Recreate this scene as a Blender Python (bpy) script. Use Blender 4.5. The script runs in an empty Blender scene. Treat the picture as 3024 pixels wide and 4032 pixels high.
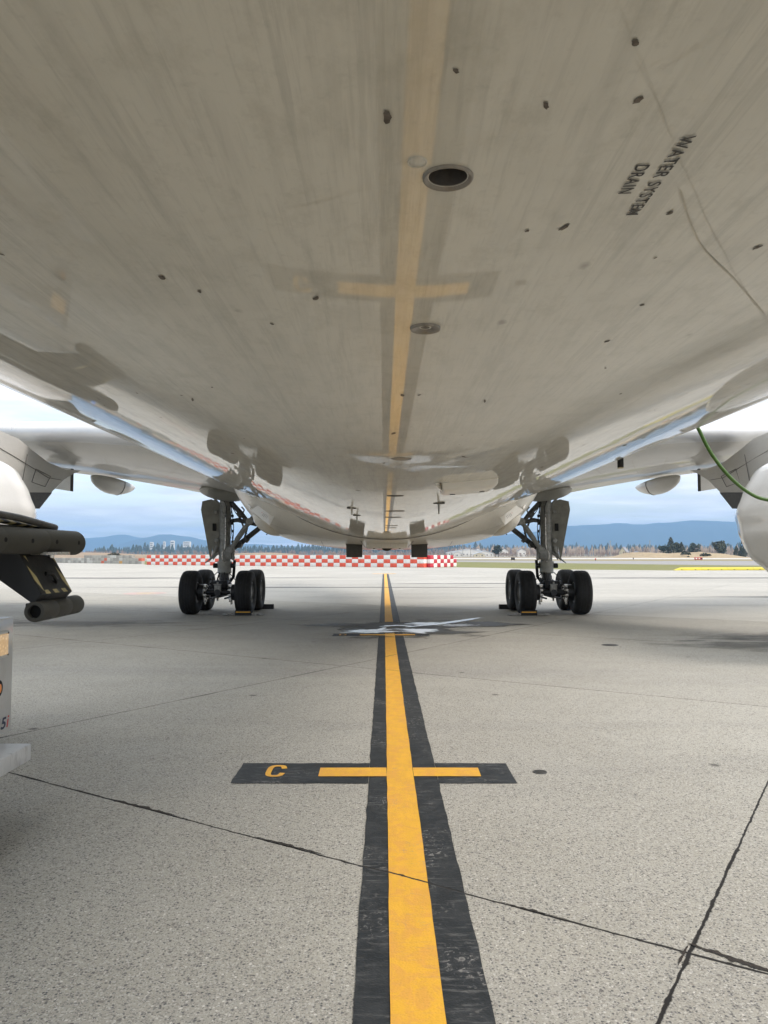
import bpy, bmesh, math, random
from mathutils import Vector, Matrix, Euler, noise
random.seed(7)
D = bpy.data
sc = bpy.context.scene
COL = sc.collection
rad = math.radians

# ------------------------------------------------------------------ camera
CH = 1.87
cam = D.cameras.new('camera'); camo = D.objects.new('camera', cam); COL.objects.link(camo)
cam.sensor_fit = 'VERTICAL'; cam.sensor_height = 36; cam.lens = 26.786
cam.clip_start = 0.05; cam.clip_end = 60000
camo.location = (0, 0, CH); camo.rotation_euler = (rad(90 + 3.225), 0, 0)
sc.camera = camo
sc.view_settings.view_transform = 'Standard'; sc.view_settings.look = 'None'
sc.view_settings.gamma = 1; sc.view_settings.exposure = 0.71
sc.cycles.use_denoising = True
sc.cycles.max_bounces = 8; sc.cycles.diffuse_bounces = 5; sc.cycles.glossy_bounces = 5
sc.cycles.sample_clamp_indirect = 6; sc.cycles.caustics_reflective = False; sc.cycles.caustics_refractive = False

# ------------------------------------------------------------------ sun and sky
SUN_EL, SUN_AZ = 42, 115      # azimuth clockwise from +y
sun = D.lights.new('sun', 'SUN'); suno = D.objects.new('sun', sun); COL.objects.link(suno)
sun.energy = 1.35; sun.angle = rad(20); sun.color = (1, 0.95, 0.88)
_d = Vector((math.sin(rad(SUN_AZ)) * math.cos(rad(SUN_EL)), math.cos(rad(SUN_AZ)) * math.cos(rad(SUN_EL)), math.sin(rad(SUN_EL))))
suno.rotation_euler = _d.to_track_quat('Z', 'Y').to_euler()
suno.location = (60, -30, 60)

world = D.worlds.new('World'); sc.world = world; world.use_nodes = True
wn = world.node_tree; N = wn.nodes; L = wn.links; N.clear()
def wnode(t, **k):
    n = N.new(t)
    for a, v in k.items(): setattr(n, a, v)
    return n
wout = wnode('ShaderNodeOutputWorld'); wbg = wnode('ShaderNodeBackground'); wbg.inputs[1].default_value = 0.1
sky = wnode('ShaderNodeTexSky', sky_type='NISHITA', sun_disc=False, sun_elevation=rad(SUN_EL), sun_rotation=rad(SUN_AZ))
sky.air_density = 1.0; sky.dust_density = 1.5; sky.ozone_density = 2.0
tc = wnode('ShaderNodeTexCoord'); sep = wnode('ShaderNodeSeparateXYZ'); L.new(tc.outputs['Generated'], sep.inputs[0])
def wm(op, a, b=None):
    n = wnode('ShaderNodeMath', operation=op)
    for i, v in enumerate((a, b)):
        if v is None: continue
        if isinstance(v, (int, float)): n.inputs[i].default_value = v
        else: L.new(v, n.inputs[i])
    return n.outputs[0]
zz = wm('ADD', wm('MAXIMUM', sep.outputs[2], 0.0), 0.07)
comb = wnode('ShaderNodeCombineXYZ'); L.new(wm('DIVIDE', sep.outputs[0], zz), comb.inputs[0]); L.new(wm('DIVIDE', sep.outputs[1], zz), comb.inputs[1])
cn = wnode('ShaderNodeTexNoise'); L.new(comb.outputs[0], cn.inputs['Vector']); cn.inputs['Scale'].default_value = 0.8
cn.inputs['Detail'].default_value = 7; cn.inputs['Roughness'].default_value = 0.58; cn.inputs['Distortion'].default_value = 0.35
cr = wnode('ShaderNodeValToRGB'); L.new(cn.outputs[0], cr.inputs[0])
cr.color_ramp.elements[0].position = 0.43; cr.color_ramp.elements[0].color = (0.22, 0.22, 0.22, 1)
cr.color_ramp.elements[1].position = 0.56; cr.color_ramp.elements[1].color = (0.97, 0.97, 0.97, 1)
cn2 = wnode('ShaderNodeTexNoise'); L.new(comb.outputs[0], cn2.inputs['Vector']); cn2.inputs['Scale'].default_value = 1.3; cn2.inputs['Detail'].default_value = 5
cr2 = wnode('ShaderNodeValToRGB'); L.new(cn2.outputs[0], cr2.inputs[0])
cr2.color_ramp.elements[0].position = 0.40; cr2.color_ramp.elements[0].color = (5.8, 6.0, 6.3, 1)
cr2.color_ramp.elements[1].position = 0.60; cr2.color_ramp.elements[1].color = (7.7, 7.75, 7.8, 1)
mx = wnode('ShaderNodeMix', data_type='RGBA'); L.new(cr.outputs[0], mx.inputs[0]); L.new(cr2.outputs[0], mx.inputs[7])
tint = wnode('ShaderNodeMix', data_type='RGBA', blend_type='MULTIPLY'); tint.inputs[0].default_value = 1.0
L.new(sky.outputs[0], tint.inputs[6]); tint.inputs[7].default_value = (1.75, 1.6, 1.45, 1)
L.new(tint.outputs[2], mx.inputs[6])
zen = wnode('ShaderNodeMix', data_type='RGBA', blend_type='MULTIPLY'); zen.inputs[0].default_value = 1.0   # an overcast sky is brightest and most neutral overhead
zr = wnode('ShaderNodeValToRGB'); L.new(sep.outputs[2], zr.inputs[0])
zr.color_ramp.elements[0].position = 0.32; zr.color_ramp.elements[0].color = (0.60, 0.585, 0.575, 1); zr.color_ramp.elements[1].position = 0.8; zr.color_ramp.elements[1].color = (1.0, 0.95, 0.86, 1)
zs = wnode('ShaderNodeMix', data_type='RGBA', blend_type='MULTIPLY'); zs.inputs[0].default_value = 1.0; L.new(zr.outputs[0], zs.inputs[6]); zs.inputs[7].default_value = (2.0, 2.0, 2.0, 1)
L.new(mx.outputs[2], zen.inputs[6]); L.new(zs.outputs[2], zen.inputs[7])
L.new(zen.outputs[2], wbg.inputs[0]); L.new(wbg.outputs[0], wout.inputs[0])

# ------------------------------------------------------------------ helpers
def tag(o, label=None, cat=None, group=None, kind=None):
    if label: o['label'] = label
    if cat: o['category'] = cat
    if group: o['group'] = group
    if kind: o['kind'] = kind
    return o
def empty(name, loc=(0, 0, 0), rz=0):
    o = D.objects.new(name, None); COL.objects.link(o); o.location = loc; o.rotation_euler = (0, 0, rz); o.empty_display_size = 0.3
    return o
def mesh_obj(name, bm, mat, parent=None, smooth=True, angle=38):
    bmesh.ops.recalc_face_normals(bm, faces=bm.faces[:])
    if smooth:
        for f in bm.faces: f.smooth = True
        for e in bm.edges:
            if len(e.link_faces) == 2 and e.calc_face_angle(0) > rad(angle): e.smooth = False
    me = D.meshes.new(name); bm.to_mesh(me); bm.free()
    o = D.objects.new(name, me); COL.objects.link(o)
    for m in (mat if isinstance(mat, (list, tuple)) else [mat]): me.materials.append(m)
    if parent: o.parent = parent
    return o
class MB:
    """collects shapes in one bmesh"""
    def __init__(s): s.bm = bmesh.new(); s.mi = 0
    def _m(s, faces):
        for f in faces: f.material_index = s.mi
    def box(s, c, size, rot=None, bevel=0, taper=None):
        r = bmesh.ops.create_cube(s.bm, size=1); vs = r['verts']
        for v in vs:
            v.co = Vector((v.co.x * size[0], v.co.y * size[1], v.co.z * size[2]))
            if taper and v.co.z > 0: v.co.x *= taper; v.co.y *= taper
        fs = list({f for v in vs for f in v.link_faces}); s._m(fs)
        if bevel:
            es = list({e for v in vs for e in v.link_edges})
            b = bmesh.ops.bevel(s.bm, geom=es, offset=bevel, segments=2, affect='EDGES', profile=0.5)
            vs = list({v for f in b['faces'] for v in f.verts} | {v for v in vs if v.is_valid})
            s._m({f for v in vs for f in v.link_faces})
        M = Matrix.Translation(Vector(c)) @ (Euler(rot).to_matrix().to_4x4() if rot else Matrix())
        for v in vs: v.co = M @ v.co
        return s
    def tube(s, pts, r, n=12, caps=True):
        pts = [Vector(p) for p in pts]; rs = r if isinstance(r, (list, tuple)) else [r] * len(pts)
        rings = []; prev = None
        for i, p in enumerate(pts):
            t = (pts[min(i + 1, len(pts) - 1)] - pts[max(i - 1, 0)]).normalized()
            if prev is None:
                a = Vector((0, 0, 1)) if abs(t.z) < 0.9 else Vector((1, 0, 0)); u = t.cross(a).normalized()
            else:
                u = (prev - t * prev.dot(t)).normalized()
            prev = u; w = t.cross(u)
            rings.append([s.bm.verts.new(p + (u * math.cos(2 * math.pi * k / n) + w * math.sin(2 * math.pi * k / n)) * rs[i]) for k in range(n)])
        fs = []
        for a, b in zip(rings, rings[1:]):
            for k in range(n): fs.append(s.bm.faces.new((a[k], a[(k + 1) % n], b[(k + 1) % n], b[k])))
        if caps:
            fs.append(s.bm.faces.new(rings[0][::-1])); fs.append(s.bm.faces.new(rings[-1]))
        s._m(fs); return s
    def lathe(s, prof, origin=(0, 0, 0), axis='X', n=48, close=False, caps=(1, 1)):
        """prof: list of (a, r) along axis"""
        o = Vector(origin); rings = []
        for a, r in prof:
            ring = []
            for k in range(n):
                c, t = math.cos(2 * math.pi * k / n) * r, math.sin(2 * math.pi * k / n) * r
                v = {'X': (a, c, t), 'Y': (c, a, t), 'Z': (c, t, a)}[axis]
                ring.append(s.bm.verts.new(o + Vector(v)))
            rings.append(ring)
        fs = []
        pr = list(zip(rings, rings[1:])) + ([(rings[-1], rings[0])] if close else [])
        for a, b in pr:
            for k in range(n): fs.append(s.bm.faces.new((a[k], a[(k + 1) % n], b[(k + 1) % n], b[k])))
        if not close:
            for q, rr, cp in ((rings[0], prof[0][1], caps[0]), (rings[-1], prof[-1][1], caps[1])):
                if rr > 1e-5 and cp: fs.append(s.bm.faces.new(q))
        s._m(fs); return s
    def loft(s, rings, closed=True, caps=True):
        R_ = [[s.bm.verts.new(Vector(p)) for p in r] for r in rings]; fs = []
        n = len(R_[0])
        for a, b in zip(R_, R_[1:]):
            for k in range(n if closed else n - 1): fs.append(s.bm.faces.new((a[k], a[(k + 1) % n], b[(k + 1) % n], b[k])))
        if caps and closed:
            fs.append(s.bm.faces.new(R_[0][::-1])); fs.append(s.bm.faces.new(R_[-1]))
        s._m(fs); return s
    def prism(s, poly, vec):
        a = [s.bm.verts.new(Vector(p)) for p in poly]; b = [s.bm.verts.new(Vector(p) + Vector(vec)) for p in poly]
        fs = [s.bm.faces.new(a[::-1]), s.bm.faces.new(b)]; n = len(a)
        for k in range(n): fs.append(s.bm.faces.new((a[k], a[(k + 1) % n], b[(k + 1) % n], b[k])))
        s._m(fs); return s
    def sheet(s, poly, z):
        f = s.bm.faces.new([s.bm.verts.new((p[0], p[1], z)) for p in poly]); s._m([f]); return s
    def quad(s, pts):
        f = s.bm.faces.new([s.bm.verts.new(Vector(p)) for p in pts]); s._m([f]); return s
    def build(s, name, mat, parent=None, smooth=True, angle=38, recalc=True):
        if recalc: bmesh.ops.recalc_face_normals(s.bm, faces=s.bm.faces[:])
        s.bm_done = True
        if smooth:
            for f in s.bm.faces: f.smooth = True
            for e in s.bm.edges:
                if len(e.link_faces) == 2 and e.calc_face_angle(0) > rad(angle): e.smooth = False
        me = D.meshes.new(name); s.bm.to_mesh(me); s.bm.free()
        o = D.objects.new(name, me); COL.objects.link(o)
        for m in (mat if isinstance(mat, (list, tuple)) else [mat]): me.materials.append(m)
        if parent: o.parent = parent
        return o
def struct(o): o['kind'] = 'structure'; return o
def copy_tree(o, parent=None):
    c = o.copy(); COL.objects.link(c); c.parent = parent
    for ch in list(o.children): copy_tree(ch, c)
    return c

# ------------------------------------------------------------------ materials
class NT:
    def __init__(s, name):
        s.m = D.materials.new(name); s.m.use_nodes = True; s.t = s.m.node_tree; s.b = s.t.nodes['Principled BSDF']
        s.out = s.t.nodes['Material Output']; s._tc = None
    def n(s, t, **k):
        x = s.t.nodes.new(t)
        for a, v in k.items(): setattr(x, a, v)
        return x
    def tc(s, which='Object'):
        if s._tc is None: s._tc = s.n('ShaderNodeTexCoord')
        return s._tc.outputs[which]
    def set(s, inp, v):
        i = s.b.inputs[inp]
        if isinstance(v, (int, float)): i.default_value = v
        elif isinstance(v, tuple): i.default_value = v if len(v) == 4 else v + (1,)
        else: s.t.links.new(v, i)
    def math(s, op, a, b=None, c=None, clamp=False):
        x = s.n('ShaderNodeMath', operation=op); x.use_clamp = clamp
        for i, v in enumerate((a, b, c)):
            if v is None: continue
            if isinstance(v, (int, float)): x.inputs[i].default_value = v
            else: s.t.links.new(v, x.inputs[i])
        return x.outputs[0]
    def mapping(s, scale=(1, 1, 1), rot=(0, 0, 0), loc=(0, 0, 0), src=None):
        x = s.n('ShaderNodeMapping'); s.t.links.new(src or s.tc(), x.inputs[0])
        x.inputs['Scale'].default_value = scale; x.inputs['Rotation'].default_value = rot; x.inputs['Location'].default_value = loc
        return x.outputs[0]
    def noise(s, scale, detail=4, rough=0.5, vec=None, dist=0, out=0):
        x = s.n('ShaderNodeTexNoise'); s.t.links.new(vec or s.tc(), x.inputs['Vector'])
        x.inputs['Scale'].default_value = scale; x.inputs['Detail'].default_value = detail; x.inputs['Roughness'].default_value = rough; x.inputs['Distortion'].default_value = dist
        return x.outputs[out]
    def voro(s, scale, vec=None, feature='F1', out='Distance', rnd=1):
        x = s.n('ShaderNodeTexVoronoi', feature=feature); s.t.links.new(vec or s.tc(), x.inputs['Vector']); x.inputs['Scale'].default_value = scale
        x.inputs['Randomness'].default_value = rnd
        return x.outputs[out]
    def ramp(s, fac, stops, mode='LINEAR'):
        x = s.n('ShaderNodeValToRGB'); s.t.links.new(fac, x.inputs[0]); cr = x.color_ramp; cr.interpolation = mode
        while len(cr.elements) < len(stops): cr.elements.new(0.5)
        for e, (p, c) in zip(cr.elements, stops):
            e.position = p; e.color = (c, c, c, 1) if isinstance(c, (int, float)) else tuple(c) + (1,)
        return x.outputs[0]
    def mix(s, fac, a, b, mode='MIX'):
        x = s.n('ShaderNodeMix', data_type='RGBA', blend_type=mode)
        for i, v in ((0, fac), (6, a), (7, b)):
            if isinstance(v, (int, float)): x.inputs[i].default_value = v
            elif isinstance(v, tuple): x.inputs[i].default_value = v if len(v) == 4 else v + (1,)
            else: s.t.links.new(v, x.inputs[i])
        return x.outputs[2]
    def bump(s, h, strength=0.3, dist=0.01, coat=False):
        x = s.n('ShaderNodeBump'); s.t.links.new(h, x.inputs['Height']); x.inputs['Strength'].default_value = strength; x.inputs['Distance'].default_value = dist
        s.t.links.new(x.outputs[0], s.b.inputs['Normal'])
        if coat: s.t.links.new(x.outputs[0], s.b.inputs['Coat Normal'])
        return x.outputs[0]

def simple(name, col, rough=0.5, metal=0, var=0.12, scale=6, coat=0, bump=0.0, grime=None):
    t = NT(name); nz = t.noise(scale, 6, 0.6)
    c = t.mix(t.ramp(nz, [(0.35, 0.0), (0.65, 1.0)]), tuple(max(0, x * (1 - var)) for x in col), tuple(min(1, x * (1 + var)) for x in col))
    if grime:
        g = t.noise(scale * 2.3, 8, 0.7, vec=t.mapping((1, 1, 0.35)))
        c = t.mix(t.ramp(g, [(0.52, 0.0), (0.72, 0.8)]), c, grime)
    t.set('Base Color', c); t.set('Metallic', metal)
    r = t.ramp(nz, [(0.3, max(0, rough * 0.8)), (0.7, min(1, rough * 1.2))]); t.set('Roughness', r)
    if coat: t.set('Coat Weight', coat); t.set('Coat Roughness', 0.05)
    if bump: t.bump(nz, bump, 0.01)
    return t.m

def joint_mask(t):
    """1 on the sawn slab joints of the apron, in world metres; wobbling and chipped"""
    c, s_ = 0.8425, 0.5388
    geo = t.n('ShaderNodeNewGeometry'); sp = t.n('ShaderNodeSeparateXYZ'); t.t.links.new(geo.outputs['Position'], sp.inputs[0])
    wob = t.n('ShaderNodeTexNoise'); t.t.links.new(geo.outputs['Position'], wob.inputs['Vector']); wob.inputs['Scale'].default_value = 9; wob.inputs['Detail'].default_value = 7; wob.inputs['Roughness'].default_value = 0.65
    w2 = t.n('ShaderNodeTexNoise'); t.t.links.new(geo.outputs['Position'], w2.inputs['Vector']); w2.inputs['Scale'].default_value = 1.1; w2.inputs['Detail'].default_value = 3
    w3 = t.n('ShaderNodeTexNoise'); t.t.links.new(geo.outputs['Position'], w3.inputs['Vector']); w3.inputs['Scale'].default_value = 14; w3.inputs['Detail'].default_value = 4
    wo = t.math('MULTIPLY', t.math('SUBTRACT', wob.outputs[0], 0.5), 0.024)
    masks = []
    for (a, b, off, per, base) in ((c, -s_, -0.78, 6.8, 0.007), (s_, c, 3.885, 6.68, 0.008)):
        u = t.math('ADD', t.math('MULTIPLY', sp.outputs[0], a), t.math('MULTIPLY', sp.outputs[1], b))
        u = t.math('ADD', t.math('SUBTRACT', u, off), wo)
        d = t.math('ABSOLUTE', t.math('SUBTRACT', t.math('MODULO', t.math('ADD', t.math('DIVIDE', u, per), 1000.5), 1.0), 0.5))
        d = t.math('MULTIPLY', d, per)
        wid = t.math('ADD', base, t.math('MULTIPLY', t.math('MAXIMUM', t.math('SUBTRACT', w2.outputs[0], 0.53), 0), 0.06))
        wid = t.math('ADD', wid, t.math('MULTIPLY', t.math('MAXIMUM', t.math('SUBTRACT', w3.outputs[0], 0.56), 0), 0.05))
        masks.append(t.math('SUBTRACT', 1.0, t.math('SMOOTH_MIN', t.math('MAXIMUM', t.math('DIVIDE', t.math('SUBTRACT', d, t.math('MULTIPLY', wid, 0.7)), t.math('MULTIPLY', wid, 0.5)), 0), 1.0, 0.05), clamp=True))
    return t.math('MAXIMUM', masks[0], masks[1]), geo.outputs['Position'], sp

def concrete_mat():
    t = NT('apron_concrete'); jm, pos, sp = joint_mask(t)
    mp = t.mapping((1, 1, 1), src=pos)
    big = t.noise(0.12, 5, 0.55, vec=mp); mid = t.noise(1.1, 6, 0.6, vec=mp); fine = t.noise(60, 6, 0.7, vec=mp)
    base = t.mix(t.ramp(big, [(0.3, 0.0), (0.7, 1.0)]), (0.415, 0.398, 0.345), (0.505, 0.487, 0.428))
    base = t.mix(t.ramp(mid, [(0.35, 0.0), (0.68, 0.5)]), base, (0.37, 0.35, 0.295))
    cu, su = 0.8425, 0.5388; cell = t.n('ShaderNodeCombineXYZ')
    for i_, (a_, b_, off_, per_) in enumerate(((cu, -su, -0.78, 6.8), (su, cu, 3.885, 6.68))):
        u_ = t.math('ADD', t.math('MULTIPLY', sp.outputs[0], a_), t.math('MULTIPLY', sp.outputs[1], b_)); t.t.links.new(t.math('FLOOR', t.math('DIVIDE', t.math('SUBTRACT', u_, off_), per_)), cell.inputs[i_])
    far_lit = t.math('GREATER_THAN', u_, 3.885 + 6.68 * 3.0)
    base = t.mix(t.math('MULTIPLY', far_lit, 0.75), base, (0.60, 0.585, 0.535))  # brighter daylight on the far apron, put into the slab colour
    wnz = t.n('ShaderNodeTexWhiteNoise'); t.t.links.new(cell.outputs[0], wnz.inputs[0])
    base = t.mix(t.math('MULTIPLY', wnz.outputs[0], 0.30), base, (0.30, 0.285, 0.245))
    # streaks left by traffic, running across
    st = t.noise(0.55, 5, 0.6, vec=t.mapping((0.10, 1.0, 1), (0, 0, rad(4)), src=pos))
    base = t.mix(t.ramp(st, [(0.50, 0.0), (0.72, 0.42)]), base, (0.25, 0.245, 0.235))
    # exposed aggregate
    jit = t.n('ShaderNodeVectorMath', operation='ADD'); t.t.links.new(mp, jit.inputs[0])
    nn = t.n('ShaderNodeTexNoise'); t.t.links.new(mp, nn.inputs['Vector']); nn.inputs['Scale'].default_value = 55
    sc_ = t.n('ShaderNodeVectorMath', operation='SCALE'); t.t.links.new(nn.outputs[1], sc_.inputs[0]); sc_.inputs['Scale'].default_value = 0.012
    t.t.links.new(sc_.outputs[0], jit.inputs[1]); jv = jit.outputs[0]
    vcol = t.voro(66, vec=jv, out='Color'); vd = t.voro(66, vec=jv)
    bw = t.n('ShaderNodeSeparateColor'); t.t.links.new(vcol, bw.inputs[0])
    stone = t.ramp(bw.outputs[0], [(0.0, (0.07, 0.07, 0.075)), (0.2, (0.11, 0.11, 0.115)), (0.36, (0.22, 0.215, 0.20)), (0.55, (0.42, 0.41, 0.37)), (0.85, (0.50, 0.485, 0.44)), (1.0, (0.72, 0.70, 0.65))])
    sm = t.ramp(vd, [(0.30, 1.0), (0.52, 0.0)]); sel = t.math('MULTIPLY', sm, t.ramp(bw.outputs[1], [(0.25, 0.0), (0.35, 0.95)]))
    col = t.mix(sel, base, stone)
    v2 = t.voro(170, vec=jv, out='Color'); b2 = t.n('ShaderNodeSeparateColor'); t.t.links.new(v2, b2.inputs[0])
    col = t.mix(t.ramp(b2.outputs[0], [(0.80, 0.0), (0.86, 0.62)]), col, (0.13, 0.13, 0.13))
    v3 = t.voro(34, vec=jv, out='Color'); v3d = t.voro(34, vec=jv); b3 = t.n('ShaderNodeSeparateColor'); t.t.links.new(v3, b3.inputs[0])
    col = t.mix(t.math('MULTIPLY', t.ramp(b3.outputs[0], [(0.91, 0.0), (0.93, 0.75)]), t.ramp(v3d, [(0.28, 1.0), (0.42, 0.0)])), col, t.mix(b3.outputs[1], (0.07, 0.07, 0.08), (0.30, 0.27, 0.23)))
    col = t.mix(t.ramp(b2.outputs[1], [(0.90, 0.0), (0.93, 0.55)]), col, (0.68, 0.66, 0.61))
    col = t.mix(t.ramp(fine, [(0.3, 0.22), (0.6, 0.0)]), col, (0.15, 0.15, 0.14))
    # oily spots
    sp1 = t.voro(0.9, vec=mp); spn = t.math('ADD', sp1, t.math('MULTIPLY', t.noise(9, 4, vec=mp), 0.06))
    col = t.mix(t.ramp(spn, [(0.055, 0.75), (0.085, 0.0)]), col, (0.06, 0.058, 0.055))
    col = t.mix(jm, col, (0.022, 0.020, 0.018))
    t.set('Base Color', col); t.set('Roughness', t.ramp(mid, [(0.3, 0.78), (0.7, 0.95)])); t.set('Specular IOR Level', 0.35)
    h = t.math('SUBTRACT', t.math('MULTIPLY', vd, 0.5), t.math('MULTIPLY', jm, 2.5)); h = t.math('ADD', h, t.math('MULTIPLY', fine, 0.5))
    t.bump(h, 0.35, 0.006)
    return t.m
def paint_mat(name, col, col2, wear, rough=0.6, col3=(0.7, 0.36, 0.10)):
    t = NT(name); jm, pos, sp = joint_mask(t)
    n1 = t.noise(6.5, 8, 0.7, vec=pos, dist=0.6); n2 = t.noise(26, 6, 0.65, vec=pos, dist=1.0)
    n3 = t.noise(5, 6, 0.6, vec=t.mapping((3, 0.6, 1), src=pos)); vor = t.voro(80, vec=pos)
    c = t.mix(t.ramp(n1, [(0.46, 0.0), (0.56, 1.0)]), col, col2)
    c = t.mix(t.ramp(n3, [(0.4, 0.0), (0.75, 0.5)]), c, tuple(x * 0.8 for x in col))
    sw = t.noise(7, 7, 0.7, vec=t.mapping((0.7, 4.5, 1), (0, 0, rad(12)), src=pos)); sm = t.noise(0.8, 3, 0.5, vec=pos)
    c = t.mix(t.math('MULTIPLY', t.ramp(sw, [(0.54, 0.0), (0.66, 0.8)]), t.ramp(sm, [(0.42, 0.2), (0.55, 1.0)])), c, col3)
    w = t.math('MULTIPLY', t.ramp(n2, [(0.56, 0.0), (0.64, 1.0)]), t.ramp(t.noise(1.6, 4, 0.6, vec=pos), [(0.50, 0.0), (0.64, wear)]))
    c = t.mix(w, c, (0.30, 0.29, 0.27))
    c = t.mix(t.math('MULTIPLY', t.ramp(vor, [(0.0, 0.25), (0.35, 0.0)]), 0.6), c, (0.03, 0.03, 0.03))
    c = t.mix(jm, c, (0.022, 0.02, 0.018))
    t.set('Base Color', c); t.set('Roughness', rough); t.bump(t.math('SUBTRACT', t.math('ADD', n2, t.math('MULTIPLY', vor, 0.6)), t.math('MULTIPLY', jm, 2.0)), 0.35, 0.005)
    return t.m
M = {}
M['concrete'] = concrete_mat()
M['yellow'] = paint_mat('apron_yellow_paint', (0.86, 0.47, 0.045), (0.80, 0.405, 0.07), 0.35)
M['black'] = paint_mat('apron_black_paint', (0.018, 0.022, 0.025), (0.034, 0.038, 0.041), 0.95, 0.6, (0.17, 0.17, 0.165))

def skin_mat(name, base=(0.60, 0.575, 0.525), streak=1.0, bumps=0.06, grime=1.0, coat=0.85):
    t = NT(name)
    geo = t.n('ShaderNodeNewGeometry'); pos = geo.outputs['Position']
    s1 = t.noise(9, 6, 0.6, vec=t.mapping((6, 0.55, 2), src=pos)); s2 = t.noise(36, 6, 0.65, vec=t.mapping((6, 0.3, 2), src=pos))
    blot = t.noise(7, 5, 0.6, vec=pos); big = t.noise(0.9, 3, 0.5, vec=t.mapping((1, 0.4, 1), src=pos)); fine = t.noise(90, 4, 0.6, vec=pos)
    c = t.mix(t.ramp(big, [(0.3, 0.0), (0.7, 1.0)]), tuple(x * 0.94 for x in base), tuple(min(1, x * 1.06) for x in base))
    dk = tuple(x * 0.55 for x in base)
    c = t.mix(t.math('MULTIPLY', t.ramp(s1, [(0.48, 0.0), (0.72, 0.55)]), streak), c, dk)
    c = t.mix(t.math('MULTIPLY', t.ramp(s2, [(0.52, 0.0), (0.70, 0.55)]), streak), c, dk)
    s3 = t.noise(3.2, 7, 0.72, vec=t.mapping((7, 0.25, 2), src=pos)); mo = t.noise(26, 6, 0.75, vec=t.mapping((1, 0.6, 1), src=pos))
    c = t.mix(t.math('MULTIPLY', t.ramp(s3, [(0.54, 0.0), (0.585, 0.55), (0.64, 0.0)]), streak), c, dk)
    c = t.mix(t.math('MULTIPLY', t.ramp(mo, [(0.50, 0.0), (0.68, 0.40)]), grime), c, (base[0] * 0.6, base[1] * 0.585, base[2] * 0.54))
    c = t.mix(t.math('MULTIPLY', t.ramp(blot, [(0.52, 0.0), (0.70, 0.28)]), grime), c, (base[0] * 0.66, base[1] * 0.65, base[2] * 0.62))
    c = t.mix(t.math('MULTIPLY', t.ramp(fine, [(0.60, 0.0), (0.78, 0.35)]), grime), c, dk)
    v = t.voro(9, vec=t.mapping((1, 0.6, 1), src=pos)); vn = t.math('ADD', v, t.math('MULTIPLY', fine, 0.05))
    c = t.mix(t.math('MULTIPLY', t.ramp(vn, [(0.045, 0.75), (0.085, 0.0)]), grime), c, (0.20, 0.17, 0.14))
    t.set('Base Color', c); t.set('Roughness', 0.42); t.set('Specular IOR Level', 0.5)
    t.set('Coat Weight', coat); t.set('Coat Roughness', t.ramp(blot, [(0.3, 0.01), (0.7, 0.035)])); t.set('Coat IOR', 1.5)
    wv = t.noise(1.1, 2, 0.45, vec=t.mapping((1.0, 1.3, 1.0), src=pos))
    wv2 = t.noise(3.5, 2, 0.45, vec=t.mapping((0.5, 1.6, 0.5), src=pos))
    h = t.math('ADD', wv, t.math('MULTIPLY', wv2, 0.14))
    t.bump(h, bumps, 0.05, coat=True)
    return t.m
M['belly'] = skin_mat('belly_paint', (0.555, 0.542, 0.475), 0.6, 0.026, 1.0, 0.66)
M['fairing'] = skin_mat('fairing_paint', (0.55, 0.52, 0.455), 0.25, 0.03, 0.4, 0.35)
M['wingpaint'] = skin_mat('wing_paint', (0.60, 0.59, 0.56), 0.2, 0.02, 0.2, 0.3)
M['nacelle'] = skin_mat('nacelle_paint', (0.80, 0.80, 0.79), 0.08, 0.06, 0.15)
M['lip'] = simple('leading_edge_metal', (0.60, 0.61, 0.62), 0.32, 0.25, 0.03, 1)
M['rubber'] = simple('tyre_rubber', (0.011, 0.011, 0.011), 0.75, 0, 0.3, 12, bump=0.1)
M['gearpaint'] = simple('gear_grey_paint', (0.28, 0.28, 0.26), 0.42, 0.1, 0.2, 9, grime=(0.10, 0.09, 0.08))
M['gearmid'] = simple('gear_dark_paint', (0.10, 0.10, 0.10), 0.5, 0.2, 0.3, 14, grime=(0.03, 0.028, 0.025))
M['gearblack'] = simple('greasy_black_metal', (0.022, 0.022, 0.023), 0.45, 0.4, 0.3, 20)
M['steel'] = simple('bright_steel', (0.62, 0.60, 0.56), 0.28, 0.9, 0.15, 12)
M['rim'] = simple('wheel_rim_grey', (0.17, 0.17, 0.17), 0.45, 0.3, 0.25, 10)
M['doorgrey'] = simple('gear_door_grey', (0.34, 0.335, 0.30), 0.45, 0, 0.12, 5)
M['dark'] = simple('matt_black', (0.010, 0.010, 0.010), 0.8, 0, 0.2, 10)
M['plate'] = simple('weathered_dark_plate', (0.045, 0.043, 0.038), 0.7, 0, 0.25, 12)
M['softseal'] = simple('skin_sealant', (0.47, 0.45, 0.385), 0.6, 0, 0.2, 30)
M['seal'] = simple('seam_sealant', (0.16, 0.15, 0.14), 0.7, 0, 0.2, 30)
M['collar'] = simple('drain_collar_metal', (0.22, 0.205, 0.18), 0.4, 0.4, 0.2, 90)
M['lining'] = simple('drain_lining_shade', (0.035, 0.03, 0.026), 0.5, 0.2, 0.3, 200)  # near-black colour paints in the shade inside the drain hole
M['stencil'] = simple('stencil_ink', (0.035, 0.033, 0.03), 0.6, 0, 0.4, 300)
M['speck'] = simple('grime_speck', (0.10, 0.085, 0.07), 0.8, 0, 0.5, 200)
M['red_ink'] = simple('red_ink', (0.55, 0.10, 0.08), 0.6, 0, 0.2, 80)
M['whiteplate'] = simple('off_white_panel', (0.66, 0.64, 0.59), 0.4, 0, 0.05, 4, coat=0.3)
M['truck'] = simple('truck_white_paint', (0.56, 0.56, 0.55), 0.38, 0, 0.05, 3, coat=0.5, grime=(0.42, 0.41, 0.39))
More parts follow.
